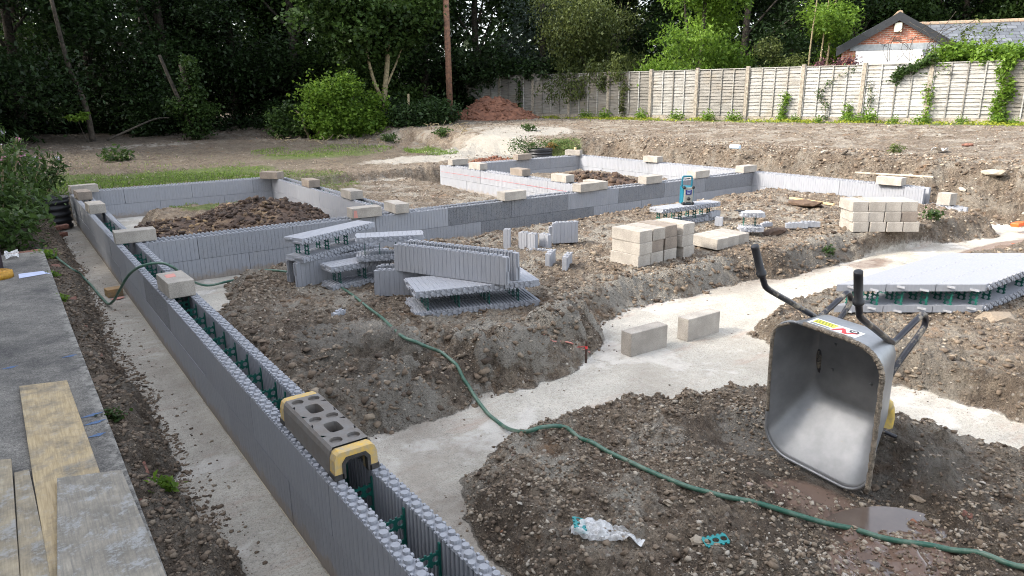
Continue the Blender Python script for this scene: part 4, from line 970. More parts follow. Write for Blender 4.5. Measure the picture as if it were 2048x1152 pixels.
fs = [(i*n+j, i*n+(j+1) % n, (i+1)*n+(j+1) % n, (i+1)*n+j) for i in range(len(rings)-1) for j in range(n)]+[tuple(range((len(rings)-1)*n, len(rings)*n))]
b.add(vs, fs); tub = b.obj('tub', M_GALV, wbar, True)
sf = tub.modifiers.new('s', 'SOLIDIFY'); sf.thickness = .003
b = MB(); rm = ring(-.006, .866, -.006, WB+.006, .16, -.002, 9); b.tube([loc(bw(*p)) for p in rm+rm[:1]], .0085, 8); b.obj('rim', M_GALV, wbar, True)
# mud crust along the rim
b = MB(); idx = [i for i in range(len(rm)) if (rm[i][1] < WB*.95 and rm[i][0] > .1) or rm[i][1] < .2]
seg = [(.05, -.004), (.18, -.006), (.3, -.006), (.45, -.006), (.6, -.006), (.70, -.004)]
pth = [(u, w, -.006) for u, w in seg]+[(p[0], p[1], -.006) for p in sorted([q for q in rm if q[0] > .70 and q[1] < .16], key=lambda q: q[0]+q[1])]+[(.872, .2, -.006), (.872, .32, -.006), (.872, .45, -.004)]
pth = catmull(pth, 7); b.tube([loc(bw(*p))+Vector([random.uniform(-.0015, .0015) for _ in range(3)]) for p in pth], [.0115+.003*abs(math.sin(i*.9))+random.uniform(-.001, .002) for i in range(len(pth))], 7)
b.obj('mud_crust', M_MUDRIM, wbar, True)
b = MB(); pth = catmull([(.85, WB-.1, -.004), (.78, WB-.01, -.004), (.6, WB+.003, -.005), (.4, WB+.003, -.005), (.25, WB, -.004)], 8)
b.tube([loc(bw(*p)) for p in pth], [.009+random.uniform(0, .002) for i in pth], 6); b.obj('mud_crust', M_MUDRIM, wbar, True)
# frame: two continuous tubes, from the grips down to the leg and back to the wheel
for s in (0, 1):
    w = lambda d: d if s == 0 else WB-d
    P_ = [(1.17, w(.05), -.205), (1.13, w(.052), -.188), (1.08, w(.058), -.155), (.96, w(.078), .02), (.86, w(.095), .165), (.82, w(.10), .225), (.80, w(.10), .27), (.825, w(.10), .36), (.87, w(.10), .50), (.875, w(.10), .535), (.85, w(.10), .565), (.81, w(.10), .575), (.77, w(.10), .545), (.67, w(.105), .40), (.58, w(.11), .30), (.45, w(.12), .305), (.25, w(.17), .36), (.10, w(.235), .445)]
    b = MB(); b.tube([loc(p) for p in catmull([bw(*p) for p in P_], 5)], .0165, 10); b.obj('frame_tube', M_TUBE, wbar, True)
    g0, g1 = bw(1.165, w(.05), -.204), bw(1.345, w(.04), -.265 if s else -.255); dv = (g1-g0)
    b = MB(); b.tube([loc(g0), loc(g0+dv*.04), loc(g0+dv*.05), loc(g0+dv*.13), loc(g0+dv*.14), loc(g0+dv*.93), loc(g0+dv*.99), loc(g1)], [.021, .026, .026, .026, .0205, .0205, .0205, .017], 14); b.obj('grip', M_BLACK, wbar, True)
b = MB(); b.tube([loc(bw(.62, .10, .345)), loc(bw(.62, WB-.10, .345))], .011, 8); b.obj('cross_bar', M_TUBE, wbar, True)
b = MB()
for k in range(24):
    a0, a1 = k*2*math.pi/24, (k+1)*2*math.pi/24
Cw = (.115, WB*.42, .485)
prof = [(.06, -.030), (.115, -.022), (.13, -.042), (.165, -.045), (.188, -.030), (.196, 0), (.188, .030), (.165, .045), (.13, .042), (.115, .022), (.06, .030)]
vs = []; K = 36
for k in range(K):
    a = 2*math.pi*k/K
    for r_, o_ in prof:
        rr_ = r_+(.005 if (k % 2 and r_ > .18) else 0); vs.append(loc(bw(Cw[0]+rr_*math.cos(a), Cw[1]+o_, Cw[2]+rr_*math.sin(a))))
n = len(prof); fs = [(k*n+j, k*n+j+1, ((k+1) % K)*n+j+1, ((k+1) % K)*n+j) for k in range(K) for j in range(n-1)]
b.add(vs, fs); wh = b.obj('wheel', M_YWHEEL, wbar, True)
b = MB(); b.tube([loc(bw(Cw[0], .12, Cw[2])), loc(bw(Cw[0], WB-.2, Cw[2]))], .012, 8); b.obj('axle', M_TUBE, wbar, True)
# bolts and sticker
for u_, w_ in ((.50, .20), (.50, .43), (.66, .20), (.66, .43)):
    b = MB(); b.tube([loc(bw(u_, w_, .287)), loc(bw(u_, w_, .279))], [.009, .007], 8); b.obj('bolt', M_GALV, wbar)
def onrear(w_, n_, lift): # rear face of the tub: u runs from .86 at the rim to .76 at the bottom
    e = (n_/.29)**.92; return loc(bw(.86-.022*e+lift, w_, n_))
def sticker(name, pts, lift, m_, parent=None):
    b = MB(); k = len(pts); b.add([onrear(w_, n_, lift) for w_, n_ in pts]+[onrear(w_, n_, lift-.0006) for w_, n_ in pts], [tuple(range(k)), tuple(range(2*k-1, k-1, -1))]+[(i, k+i, k+(i+1) % k, (i+1) % k) for i in range(k)]); return b.obj(name, m_, parent or wbar)
st = sticker('sticker', [(.47, .055), (.47, .15), (.19, .15), (.19, .055)], .0045, M_STICK)
sticker('sticker_text', [(.455, .085), (.455, .14), (.33, .14), (.33, .085)], .0055, M_STICKY, st)
for i in range(3): sticker('print', [(.45, .095+.016*i), (.45, .099+.016*i), (.345, .099+.016*i), (.345, .095+.016*i)], .0065, M_BLACK, st)
for i in range(2): sticker('print', [(.455, .062+.009*i), (.455, .066+.009*i), (.34, .066+.009*i), (.34, .062+.009*i)], .0055, M_BLACK, st)
sticker('red_mark', [(.335, .06), (.315, .06), (.29, .10), (.27, .06), (.25, .06), (.225, .11), (.205, .11), (.24, .075+.0), (.255, .082), (.287, .125), (.30, .125)], .0062, M_STICKR, st)
rg = [(.235+.026*math.cos(t), .122+.020*math.sin(t)) for t in np.linspace(0, 6.28, 18, endpoint=False)]
sticker('emblem', rg, .007, M_BLACK, st); sticker('emblem', [(.235+(p[0]-.235)*.55, .122+(p[1]-.122)*.55) for p in rg], .0078, M_STICK, st)
sticker('emblem', [(.235+(p[0]-.235)*.3, .122+(p[1]-.122)*.3) for p in rg], .0086, M_BLACK, st)

# ------------------------------------------------------------------ radio on the form
RZ = .335+WT+.018
rd = thing('site_radio', 'tall teal and grey job site radio with a carrying handle, standing on a foam form', 'radio', (8.19, 6.93, .335+WT), rad(-30))
b = MB(); b.prism([(-.085, -.075), (.085, -.075), (.085, .06), (.06, .09), (-.06, .09), (-.085, .06)], .01, .27); b.obj('case', M_TEAL, rd, False, .012)
b = MB(); b.box((0, -.082, .14), (.135, .02, .235)); b.obj('front_panel', M_GREY, rd, False, .006)
b = MB(); b.box((0, -.094, .19), (.085, .006, .07)); b.obj('screen', M_SCREEN, rd)
b = MB()
for i, w_ in enumerate((.05, .06, .045)): b.box((0, -.0975, .212-.02*i), (w_, .001, .005))
b.obj('screen_text', M_PIPEB, rd)
b = MB(); b.cyl((0, 0), .024, 0, .022, 14, Matrix.Translation((0, -.092, .095)) @ Matrix.Rotation(R90, 4, 'X')); b.obj('knob', M_BLACK, rd, True)
for sx in (-1, 1):
    for zz in (.025, .258):
        b = MB(); b.cyl((0, 0), .022, -.02, .03, 10, Matrix.Translation((sx*.068, -.07, zz)) @ Matrix.Rotation(R90, 4, 'X')); b.obj('corner_bumper', M_BLACK, rd, True)
b = MB(); b.box((0, -.09, .035), (.08, .012, .018)); b.obj('speaker_slot', M_BLACK, rd, False, .004)
b = MB(); b.tube(catmull([(-.072, 0, .26), (-.074, 0, .36), (-.066, 0, .405), (-.03, 0, .412), (.03, 0, .412), (.066, 0, .405), (.074, 0, .36), (.072, 0, .26)], 4), .013, 8); b.obj('handle', M_TEAL, rd, True)

# ------------------------------------------------------------------ water in the hollow by the barrow
def _pud(n, b):
    n.set(b.inputs['Base Color'], n.mix(n.noise(n.pos(), 9, 5), (.07, .05, .04), (.13, .10, .08))); b.inputs['Roughness'].default_value = .1; b.inputs['Specular IOR Level'].default_value = .6
M_PUD = mat('muddy_water', _pud)
for (x_, y_, rx_, ry_, up) in ((3.05, 1.28, .44, .30, -.002),):
    zc = float(np.percentile(height(x_+RNG.uniform(-.3, .3, 400), y_+RNG.uniform(-.2, .2, 400)), 22)); b = MB()
    b.add([(x_+rx_*1.1*math.cos(t), y_+ry_*1.1*math.sin(t), zc+up) for t in np.linspace(0, 6.28, 40, endpoint=False)], [tuple(range(40))]); tag(b.obj('puddle', M_PUD), kind='structure')

# ------------------------------------------------------------------ small things lying about
def lay(name, label, cat, px, py, z, L, w_, h_, material, ang=None, px2=None, group=None, bevel=.001):
    P = at(px, py, z)
    if px2: Q = at(*px2); ang = math.atan2(Q[1]-P[1], Q[0]-P[0]); L = float(np.linalg.norm(Q[:2]-P[:2])); tl = -math.atan2(Q[2]-P[2], L)
    else: tl = 0
    b = MB(); b.box((L/2, 0, h_/2), (L, w_, h_)); o = b.obj(name, material, None, False, bevel); o.location = P; o.rotation_euler = (0, tl, ang); return tag(o, label, cat, group)
lay('timber_stick', 'yellow timber stick lying on the soil before the right hand wall', 'stick', 1580, 397, .36, 1, .035, .03, M_TIMBER, px2=(1668, 411, .40))
lay('grey_plank', 'weathered plank lying on the gravel at the foot of the white dusty ramp', 'plank', 797, 300, .50, 1, .16, .035, M_PALE, px2=(860, 306, .50))
lay('grey_plank', 'short dark plank beyond the dusty track, right of the weathered plank', 'plank', 892, 297, .5, 1, .12, .03, M_TIMBER2, px2=(912, 295, .5))
b = MB(); P = at(1772, 514, .06); Q = at(1812, 521, .06); b.tube([P, Q], .011, 8); tag(b.obj('white_pipe', M_WHITE), 'thin white pipe lying on the red mud beyond the lane', 'pipe')
b = MB(); P = at(1461, 293, .98); Q = at(1480, 294, .98); b.tube([P, Q], .05, 10); tag(b.obj('pipe_offcut', M_PIPEB), 'pale blue pipe offcut lying on top of the bank', 'pipe')
b = MB(); P = at(2036, 452, .1); b.box((P[0], P[1], P[2]+.03), (.3, .12, .06)); tag(b.obj('orange_cone_base', M_ORANGE, None, False, .01), 'orange plastic scrap on the pale footing at the right edge', 'plastic scrap')
P = at(1935, 292, 1.15); rock('loose_brick', 'pinkish brick lump on the plateau at the right', 'brick', P, .08, 1, .98, M_REDB)
P = gp(2010, 648); rock('rock', 'big brown rock beside the long foam forms at the right', 'rock', (P[0]+.1, P[1]+.15, .13), .20, 2, .55)
P = gp(1610, 412); rock('clod', 'dark flat clod before the right hand wall', 'clod', (P[0], P[1], P[2]), .24, 1, .55, M_CLOD, .7)
P = gp(1548, 468); rock('clod', 'dark clod by the little white foam piece', 'clod', P, .16, 2, .5, M_CLOD, .8)
P = gp(1932, 1035); rock('brick_lump', 'rounded orange brick lump by the puddle', 'brick', P, .045, 0, .98, M_REDB)
for i, (px, py, s, tn, lb) in enumerate(((1395, 1085, .042, .7, 'pale rounded rock between the green clips'), (1835, 1000, .03, .5, 'dark rock at the edge of the puddle'), (290, 662*1.0, .0, 0, ''), (195, 770, .07, .25, 'large dark rock in the rubble by the slab'), (1505, 1135, .04, .75, 'pale angular rock low at the bottom of the picture'), (1340, 1010, .04, .65, 'flat pale rock below the hose'), (1190, 690, 0, 0, ''), (1340, 660, 0, 0, ''))):
    if s: P = gp(px, py); rock('rock', lb, 'rock', P, s, i, tn)
for i, (px, py, z, s, tn, lb) in enumerate(((1822, 352, .75, .06, .8, 'pale stone half way up the bank above the plank'), (1985, 350, .75, .15, .72, 'tan boulder set in the bank at the right edge'), (1648, 305, .8, .07, .8, 'yellowish stone in the bank above the right hand wall'), (1925, 380, .5, .07, .8, 'white stone in the lower bank at the right'))):
    P = gp(px, py); rock('rock', lb, 'rock', P, s, i, tn)
P = gp(1878, 306); b = MB(); g = 5
b.add([(P[0]+(i-2)*.07+random.uniform(-.03, .03), P[1]+(j-2)*.07+random.uniform(-.03, .03), P[2]+.03+random.uniform(0, .09)) for i in range(g) for j in range(g)], [(i*g+j, i*g+j+1, (i+1)*g+j+1, (i+1)*g+j) for i in range(g-1) for j in range(g-1)])
tag(b.obj('white_rag', M_WHITE), 'crumpled white litter on the edge of the bank', 'litter')
P = gp(1900, 311); lay('dark_stick', 'short dark stick on the bank right of the white litter', 'stick', 1905, 318, P[2], 1, .03, .03, M_BARK, px2=(1932, 330, P[2]-.1))
lay('dark_stick', 'thin dark stick on the bank above the middle of the right hand wall', 'stick', 1672, 318, .8, 1, .03, .03, M_BARK, px2=(1698, 302, 1.0))
pl = []
for px, py in ((1088, 676), (1105, 682), (1125, 688), (1145, 692), (1165, 700), (1180, 706)): P = gp(px, py); pl.append((P[0], P[1], hz(P[0], P[1])+.004))
b = MB(); b.tube(catmull(pl, 5), .006, 5); tag(b.obj('spray_line', M_REDPAINT), 'faint red sprayed line on the central mound leading to the steel peg', 'paint mark')
# steel peg with red tape
P = at(1172, 722, .02); th = thing('setting_out_peg', 'rusty steel peg wound with red tape at the edge of the central mound', 'peg', (P[0], P[1], 0))
b = MB(); b.cyl((0, 0), .009, 0, .20, 8); b.obj('peg', M_STEEL, th)
b = MB(); b.cyl((0, 0), .012, .13, .155, 8); b.tube(catmull([(.0, 0, .15), (-.03, .02, .148), (-.08, .03, .155)], 5), .0025, 5); b.obj('red_tape', M_STICKR, th)
# film bag with clip, clips
def clip(label, px, py, dz, yaw, s=1., tilt=.2, group='loose green clips'):
    P = gp(px, py); b = MB(); web_plate(b, Matrix.Rotation(0, 4, 'X'), .10*s, .045*s)
    o = b.obj('plastic_clip', M_WEB2); o.location = (P[0], P[1], P[2]+dz); o.rotation_euler = (tilt, -.1, yaw); return tag(o, label, 'plastic clip', group)
clip('teal plastic clip lying on the clear film bag', 1172, 1085, .045, 1.0, 1.05, .35); clip('teal plastic clip lying on the stones right of the film bag', 1412, 1102, .022, -.45, 1.15, .1)
P = gp(1205, 1075); b = MB(); g = 22; vs = []
for i in range(g):
    for j in range(g):
        u_, v_ = i/(g-1)-.5, j/(g-1)-.5; u2 = u_*math.sqrt(1-.5*(2*v_)**2*.7); v2 = v_*math.sqrt(1-.5*(2*u_)**2*.7); k_ = fbm(np.array([u_*1.]), np.array([v_*1.]), 5, 2, 90)[0]
        vs.append((P[0]+.20*u2*(1+.5*k_)-.08*v2, P[1]+.24*v2*(1+.3*math.sin(5*u_))-.1*u2, P[2]+.024+.09*abs(k_)+.006*random.random()-.02*(abs(u_)+abs(v_))))
b.add(vs, [(i*g+j, i*g+j+1, (i+1)*g+j+1, (i+1)*g+j) for i in range(g-1) for j in range(g-1)])
tag(b.obj('film_bag', M_BAG, None, True), 'crumpled clear plastic bag on the gravel in the foreground', 'plastic bag')
# black ribbed tubs / pipe
def ribbed(label, x_, y_, z, r_, h_, n=5, cat='tub'):
    b = MB(); K = 28; pr = []
    for i in range(n): a = i/n*h_; pr += [(r_, a), (r_+.02, a+.01), (r_+.02, a+h_/n*.5), (r_, a+h_/n*.55)]
    pr += [(r_+.025, h_-.02), (r_+.025, h_), (r_-.02, h_), (r_-.03, h_*.2), (0.01, h_*.2)]
    vs = [(p*math.cos(2*math.pi*k/K), p*math.sin(2*math.pi*k/K), q) for k in range(K) for p, q in pr]; m_ = len(pr)
    b.add(vs, [(k*m_+j, ((k+1) % K)*m_+j, ((k+1) % K)*m_+j+1, k*m_+j+1) for k in range(K) for j in range(m_-1)])
    o = b.obj('ribbed_tub', M_BLACK, None, True); o.location = (x_, y_, z); return tag(o, label, cat)
P = at(117, 372, .56); ribbed('black ribbed drainage chamber beside the far left end of the long wall', .62, 14.6, .02, .26, .54)
P = at(1140, 300, .72); ribbed('black ribbed coil in the green bank behind the far wall', 12.35, 15.75, .50, .33, .22, 3, 'pipe coil')
ribbed('small black tray lying on the gravel behind the left box', *at(738, 385, .2)[:2], .19, .16, .05, 2, 'tray')

# ------------------------------------------------------------------ soil heaps
def heap(name, label, cx_, cy_, z, rx, ry, hh, material, seed, nclod=500, cs=(.02, .07), a=0., prof=1.3, tmax=1.):
    n_ = 90; u = np.linspace(-1.15, 1.15, n_); U, W_ = np.meshgrid(u, u); r_ = np.hypot(U, W_)
    hb = np.clip(1-r_, 0, 1)**(1/prof if prof > 1 else 1); hb = hb*(1+.0) ; ca, sa = math.cos(a), math.sin(a)
    px_ = cx_+U*rx*ca-W_*ry*sa; py_ = cy_+U*rx*sa+W_*ry*ca
    g = height(px_, py_, False); zz = np.where(r_ < 1.12, z+hh*hb*(1+.35*fbm(px_, py_, 3./max(rx, .5), 3, seed))+fbm(px_, py_, 9, 3, seed+3)*.07*min(1, hh*2)*sm(1.1, .8, r_), z-.3)
    zz = np.where(r_ > 1.0, g-.05-(r_-1)*.3, np.maximum(zz, g-.05)); V_ = np.stack([px_-cx_, py_-cy_, zz-z], -1).reshape(-1, 3); I_ = np.arange(n_*n_).reshape(n_, n_)
    o = npobj(name, V_, np.stack([I_[:-1, :-1], I_[:-1, 1:], I_[1:, 1:], I_[1:, :-1]], -1).reshape(-1, 4), np.clip(.35+fbm(px_, py_, 2.5, 4, seed+9).ravel()*.9, 0, 1), material, None, True)
    o.location = (cx_, cy_, z); tag(o, label, 'soil heap')
    if nclod:
        ii = RNG.integers(0, n_*n_, nclod); ok = r_.ravel()[ii] < 1; ii = ii[ok]; P_ = V_[ii]+RNG.uniform(-.02, .02, (len(ii), 3))
        s = cs[0]+(cs[1]-cs[0])*RNG.uniform(0, 1, len(ii))**2.5; c = scatter_stones('clods', P_, s, np.clip(RNG.beta(1.6, 2.6, len(ii))*tmax, 0, 1), material); c.parent = o; c['kind'] = 'stuff'
    return o
heap('soil_heap', 'heap of dark brown clods inside the left foam box', 3.3, 11.6, .2, 1.1, 2.0, .38, M_CLOD, 3, 3600, (.012, .06), -.25, 1.5)
heap('soil_heap', 'low mixed ochre soil heap inside the left foam box, left of the dark one', 2.3, 11.4, .2, .75, 1.5, .20, M_CLOD, 8, 1400, (.015, .05), .2, 1.3, 1.4)
heap('soil_heap', 'small brown soil heap inside the right foam box', 10.6, 11.6, .22, .8, 1.2, .34, M_CLOD, 13, 900, (.02, .08), .4, 1.3)
heap('soil_heap', 'low orange brown soil patch just behind the left part of the far wall', 10.7, 15.75, .42, .85, .35, .16, M_REDSOIL, 17, 400, (.02, .06), .15, 1.3)
X0, Y0 = atdepth(990, 29.5); heap('soil_heap', 'large red brown soil heap before the fence, right of the wooden pole', X0, Y0, 1.12, 2.0, 1.6, 1.15, M_REDSOIL, 23, 1200, (.02, .10), -.6, 1.0)

# ------------------------------------------------------------------ pole
X0, Y0 = atdepth(899, 27.5); th = tag(None or (lambda b: (b.tube([(0, 0, -.3), (.02, 0, 4), (.06, 0, 9)], [.125, .115, .10], 14), b.obj('utility_pole', M_POLE, None, True))[1])(MB()), 'tall bare brown wooden pole standing before the dark wood', 'pole'); th.location = (X0, Y0, hs(X0, Y0)); th.rotation_euler = (0, rad(-.6), 0)

# ------------------------------------------------------------------ fence
fx0, fy0, fx1, fy1 = 18.05, 31.0, 24.75, 7.05; fl = math.hypot(fx1-fx0, fy1-fy0); fd = Vector(((fx1-fx0)/fl, (fy1-fy0)/fl, 0)); NP_ = 13; sp = fl/NP_; FZ = 1.17
fen = thing('panel_fence', 'long weathered timber panel fence with concrete posts behind the plateau', 'fence', (fx0, fy0, FZ), math.atan2(fd.y, fd.x))
def fh(i): return 1.80 if i != 2 else 1.80
for i in range(NP_+1):
    b = MB(); b.prism([(i*sp-.06, -.085), (i*sp+.06, -.085), (i*sp+.06, .06), (i*sp-.06, .06)], -.25, 1.88, None); o = b.obj('concrete_post', M_FPOST, fen, False, .012)
    o.rotation_euler = (0, 0, 0)
for i in range(NP_):
    b = MB(); s0, s1 = i*sp+.05, (i+1)*sp-.05; hh = 1.80; k = 0; z = .17
    while z < hh-.03:
        wd = .115+random.uniform(-.008, .01); j = random.uniform(-.009, .006)
        b.add([(s0, -.026+j, z), (s1, -.026-j, z+random.uniform(-.006, .006)), (s1, .000-j, z+wd-.006), (s0, .000+j, z+wd-.006), (s0, .02, z), (s1, .02, z), (s1, .012, z+wd-.006), (s0, .012, z+wd-.006)], [(0, 1, 2, 3), (7, 6, 5, 4), (0, 4, 5, 1), (3, 2, 6, 7), (0, 3, 7, 4), (1, 5, 6, 2)]); z += wd
    b.box(((s0+s1)/2, .018, (hh+.17)/2), (s1-s0, .012, hh-.18)); pn = b.obj('fence_panel', M_FENCE, fen)
    for q in range(5):
        t_ = s0+.02+(s1-s0-.04)*q/4; b = MB(); b.box((t_, -.042, (hh+.19)/2), (.036, .026, hh-.17)); b.obj('batten', M_FENCE, pn)
    b = MB(); b.box(((s0+s1)/2, -.01, hh+.01), (s1-s0, .07, .025)); b.obj('top_rail', M_FENCE, pn)
    b = MB(); b.box(((s0+s1)/2, .0, .05), (s1-s0, .05, .22)); b.obj('gravel_board', M_FPOST, fen)
b = MB(); b.box((fl+1.3, .1, .9), (2.4, .22, 1.7)); b.obj('brick_pier', M_BRICK, fen)

# ------------------------------------------------------------------ garages behind the fence
def quad_slab(b, pts, th_, tone=.5):
    P_ = [Vector(p) for p in pts]; n_ = (P_[1]-P_[0]).cross(P_[2]-P_[0]).normalized(); 
    if n_.z < 0: n_ = -n_
    k = len(P_); b.add([p for p in P_]+[p+n_*th_ for p in P_], [tuple(range(k)), tuple(range(2*k-1, k-1, -1))]+[(i, (i+1) % k, k+(i+1) % k, k+i) for i in range(k)], tone)
def garage(label, cx_, cy_, z0, yaw, W_, Ld, eave, ridge, front=True):
    g = thing('brick_garage', label, 'garage', (cx_, cy_, z0), yaw)   # local x across the gable, local y away from the gable
    h = W_/2; b = MB()
    b.box((0, Ld/2, eave/2), (W_, Ld, eave)); b.add([(-h, 0, eave), (h, 0, eave), (0, 0, ridge), (-h, Ld, eave), (h, Ld, eave), (0, Ld, ridge)], [(0, 1, 2), (3, 5, 4), (0, 2, 5, 3), (1, 4, 5, 2)]); b.obj('brick_wall', M_BRICK, g)
    sl_ = math.hypot(h, ridge-eave); an = math.atan2(ridge-eave, h)
    for s in (-1, 1):
        ov = .25; b = MB(); b.box((0, 0, .03), (Ld+.4, sl_+ov, .06)); o = b.obj('roof_slope', M_SLATE, g)
        M_ = Matrix.Translation((s*(h+ov*math.cos(an))/2, Ld/2, (eave+ridge)/2-ov*math.sin(an)/2+.02)) @ Matrix.Rotation(s*an, 4, 'Y') @ Matrix.Rotation(R90, 4, 'Z'); o.matrix_local = M_
        b = MB(); b.add([(0, -.24, ridge+.09), (s*(h+ov*.9), -.24, eave-ov*math.tan(an)*.9+.07), (s*(h+ov*.9), -.24, eave-ov*math.tan(an)*.9-.26), (0, -.24, ridge-.22),
                         (0, -.19, ridge+.06), (s*(h+ov*.9), -.19, eave-ov*math.tan(an)*.9+.04), (s*(h+ov*.9), -.19, eave-ov*math.tan(an)*.9-.26), (0, -.19, ridge-.22)], [(0, 1, 2, 3), (7, 6, 5, 4), (0, 4, 5, 1), (3, 2, 6, 7), (1, 5, 6, 2)]); b.obj('bargeboard', M_BARGE, g)
    b = MB(); yy = -.2
    while yy < Ld+.2: b.tube([(0, yy, ridge+.06+.01*math.sin(yy*3)), (0, yy+.29, ridge+.065)], .10, 8); yy += .3
    b.obj('ridge_tiles', M_RIDGE, g)
    if front:
        b = MB(); b.box((0, -.03, eave-.08), (W_*.86, .1, .22)); b.obj('lintel', M_LEAD, g)
        b = MB(); b.box((0, -.03, (eave-.2)/2), (W_*.74, .08, eave-.2)); b.obj('garage_door', M_WHITE, g)
        bx = MB(); bx.box((.0, -.10, eave+.62), (.26, .16, .34)); o = bx.obj('alarm_box', M_CREAM, g, False, .02)
        bx = MB(); bx.box((0, -.02, eave+.22), (.24, .05, .12)); bx.obj('air_brick', M_REDB, g)
    return g
D_ = 27.5
X0, Y0 = atdepth(1779, D_)
garage('red brick garage with slate roof, black bargeboards and white door beyond the fence', X0, Y0, 1.2, rad(-58), 3.7, 5.2, 2.66, 3.74)
X0, Y0 = atdepth(2052, 27.5)
garage('second slate roofed garage at the right edge, its dark gable turned to the right', X0, Y0, 1.0, rad(-58+95), 4.0, 4.0, 2.4, 3.62, False)

# ------------------------------------------------------------------ vegetation
def leaf_mesh(C, size, tone, droop=.3, asp=.55, up=0.):
    """C (n,3) centres -> folded leaf quads with random orientation"""
    n = len(C); az = RNG.uniform(0, 2*np.pi, n); el = RNG.normal(-droop, .5, n); ro = RNG.normal(0, .6, n)
    d = np.stack([np.cos(az)*np.cos(el), np.sin(az)*np.cos(el), np.sin(el)], -1)
    s = np.stack([-np.sin(az), np.cos(az), np.zeros(n)], -1); u = np.cross(s, d)*-1
    s2 = s*np.cos(ro)[:, None]+u*np.sin(ro)[:, None]; u2 = np.cross(d, s2)
    L = size[:, None]*.5; Wd = L*asp
    V_ = np.stack([C-d*L, C-d*L*.05+s2*Wd+u2*L*.18, C+d*L, C-d*L*.05-s2*Wd+u2*L*.18], 1).reshape(-1, 3)
    return V_, np.arange(4*n).reshape(n, 4), np.repeat(tone, 4)
def blobs(n, clumps, shell=.55):
    """random points in a list of ellipsoid clumps (cx,cy,cz,rx,ry,rz)"""
    c = np.array(clumps); wgt = (c[:, 3]*c[:, 4]*c[:, 5])**.67; k = RNG.choice(len(c), n, p=wgt/wgt.sum())
    d = RNG.normal(0, 1, (n, 3)); d /= np.linalg.norm(d, axis=1)[:, None]
    r_ = (RNG.uniform(shell**3, 1, n))**(1/3)*(1+RNG.normal(0, .10, n)); p = c[k, :3]+d*r_[:, None]*c[k, 3:6]; return p, k
def plant(name, label, cat, loc, clumps, nleaf, size, material, trunk=None, group=None, tone_j=.25, shell=.55, asp=.55, droop=.3, bark=None, part='crown', kind=None, sprays=0, edge=.35):
    p, k = blobs(nleaf, clumps, shell)
    if sprays:   # leaves gathered along short twigs, so the outline is ragged
        m_ = nleaf//sprays; q, kk = blobs(m_, clumps, shell); dr = RNG.normal(0, 1, (m_, 3)); dr[:, 2] = dr[:, 2]*.5+.15; dr /= np.linalg.norm(dr, axis=1)[:, None]
        ln = RNG.uniform(.5, 1.3, m_)[:, None, None]*edge; tt = np.linspace(0, 1, sprays)[None, :, None]
        p = (q[:, None, :]+dr[:, None, :]*ln*tt+RNG.normal(0, size*.45, (m_, sprays, 3))).reshape(-1, 3); k = np.repeat(kk, sprays)
    ct = RNG.uniform(.15, .75, len(clumps)); tone = np.clip(ct[k]+RNG.normal(0, tone_j, len(p)), 0, 1)
    V_, F_, T_ = leaf_mesh(p, size*RNG.uniform(.65, 1.35, len(p)), tone, droop, asp)
    if trunk is None:
        o = npobj(name, V_, F_, T_, material); o.location = loc; return tag(o, label, cat, group, kind)
    t = thing(name, label, cat, loc, 0, group); npobj(part, V_, F_, T_, material, t)
    b = MB()
    for pts, r0, r1 in trunk:
        cp = catmull(pts, 4); b.tube(cp, [r0+(r1-r0)*i/(len(cp)-1) for i in range(len(cp))], 8)
    b.obj('trunk', bark or M_BARK, t, True); return t
def forest_tree(name, label, H_, R_, base, nleaf, size, material, seed, ntr=1, bark=None, n=26, flat=.75, group=None, lean=0.):
    rr = random.Random(seed); cl = []; tr = [([(0, 0, -.3), (rr.uniform(-.2, .2), rr.uniform(-.2, .2), H_*.4), (rr.uniform(-.4, .4), rr.uniform(-.3, .3), H_*.85)], .22, .05)]
    for i in range(n):
        z = base+(H_-base)*rr.random()**.9; f = (z-base)/(H_-base); rad_ = R_*(math.sin(math.pi*min(1, .22+f*.78))**.6)*rr.uniform(.35, 1.)
        a = rr.uniform(0, 6.28); s = R_*rr.uniform(.22, .42); cx_, cy_ = rad_*math.cos(a), rad_*math.sin(a); cl.append((cx_, cy_, z, s, s, s*flat))
        if i % 3 == 0: tr.append(([(0, 0, max(.5, z*.55)), (cx_*.5, cy_*.5, z*.8), (cx_, cy_, z)], .06, .012))
    return plant(name, label, 'tree', (0, 0, 0), cl, nleaf, size, material, tr, group, sprays=7, edge=R_*.28, bark=bark)
GW_ = 'trees of the dark wood'
LW = 'dark leafy tree of the shaded wood behind the site, crown down to the ground'
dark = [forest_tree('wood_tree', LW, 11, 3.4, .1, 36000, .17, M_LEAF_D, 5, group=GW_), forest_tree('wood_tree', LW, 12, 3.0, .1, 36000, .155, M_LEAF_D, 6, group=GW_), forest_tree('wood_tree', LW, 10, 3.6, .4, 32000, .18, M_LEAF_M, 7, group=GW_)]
used = [0, 0, 0]
def put(k, px, depth, sc=1., rz=None, dz=0.):
    t = dark[k] if not used[k] else copy_tree(dark[k]); used[k] = 1
    X_, Y_ = atdepth(px, depth); t.location = (X_, Y_, hs(X_, Y_)-.2+dz); t.rotation_euler = (0, 0, random.uniform(0, 6.28) if rz is None else rz); t.scale = (sc, sc, sc*random.uniform(.92, 1.1)); return t
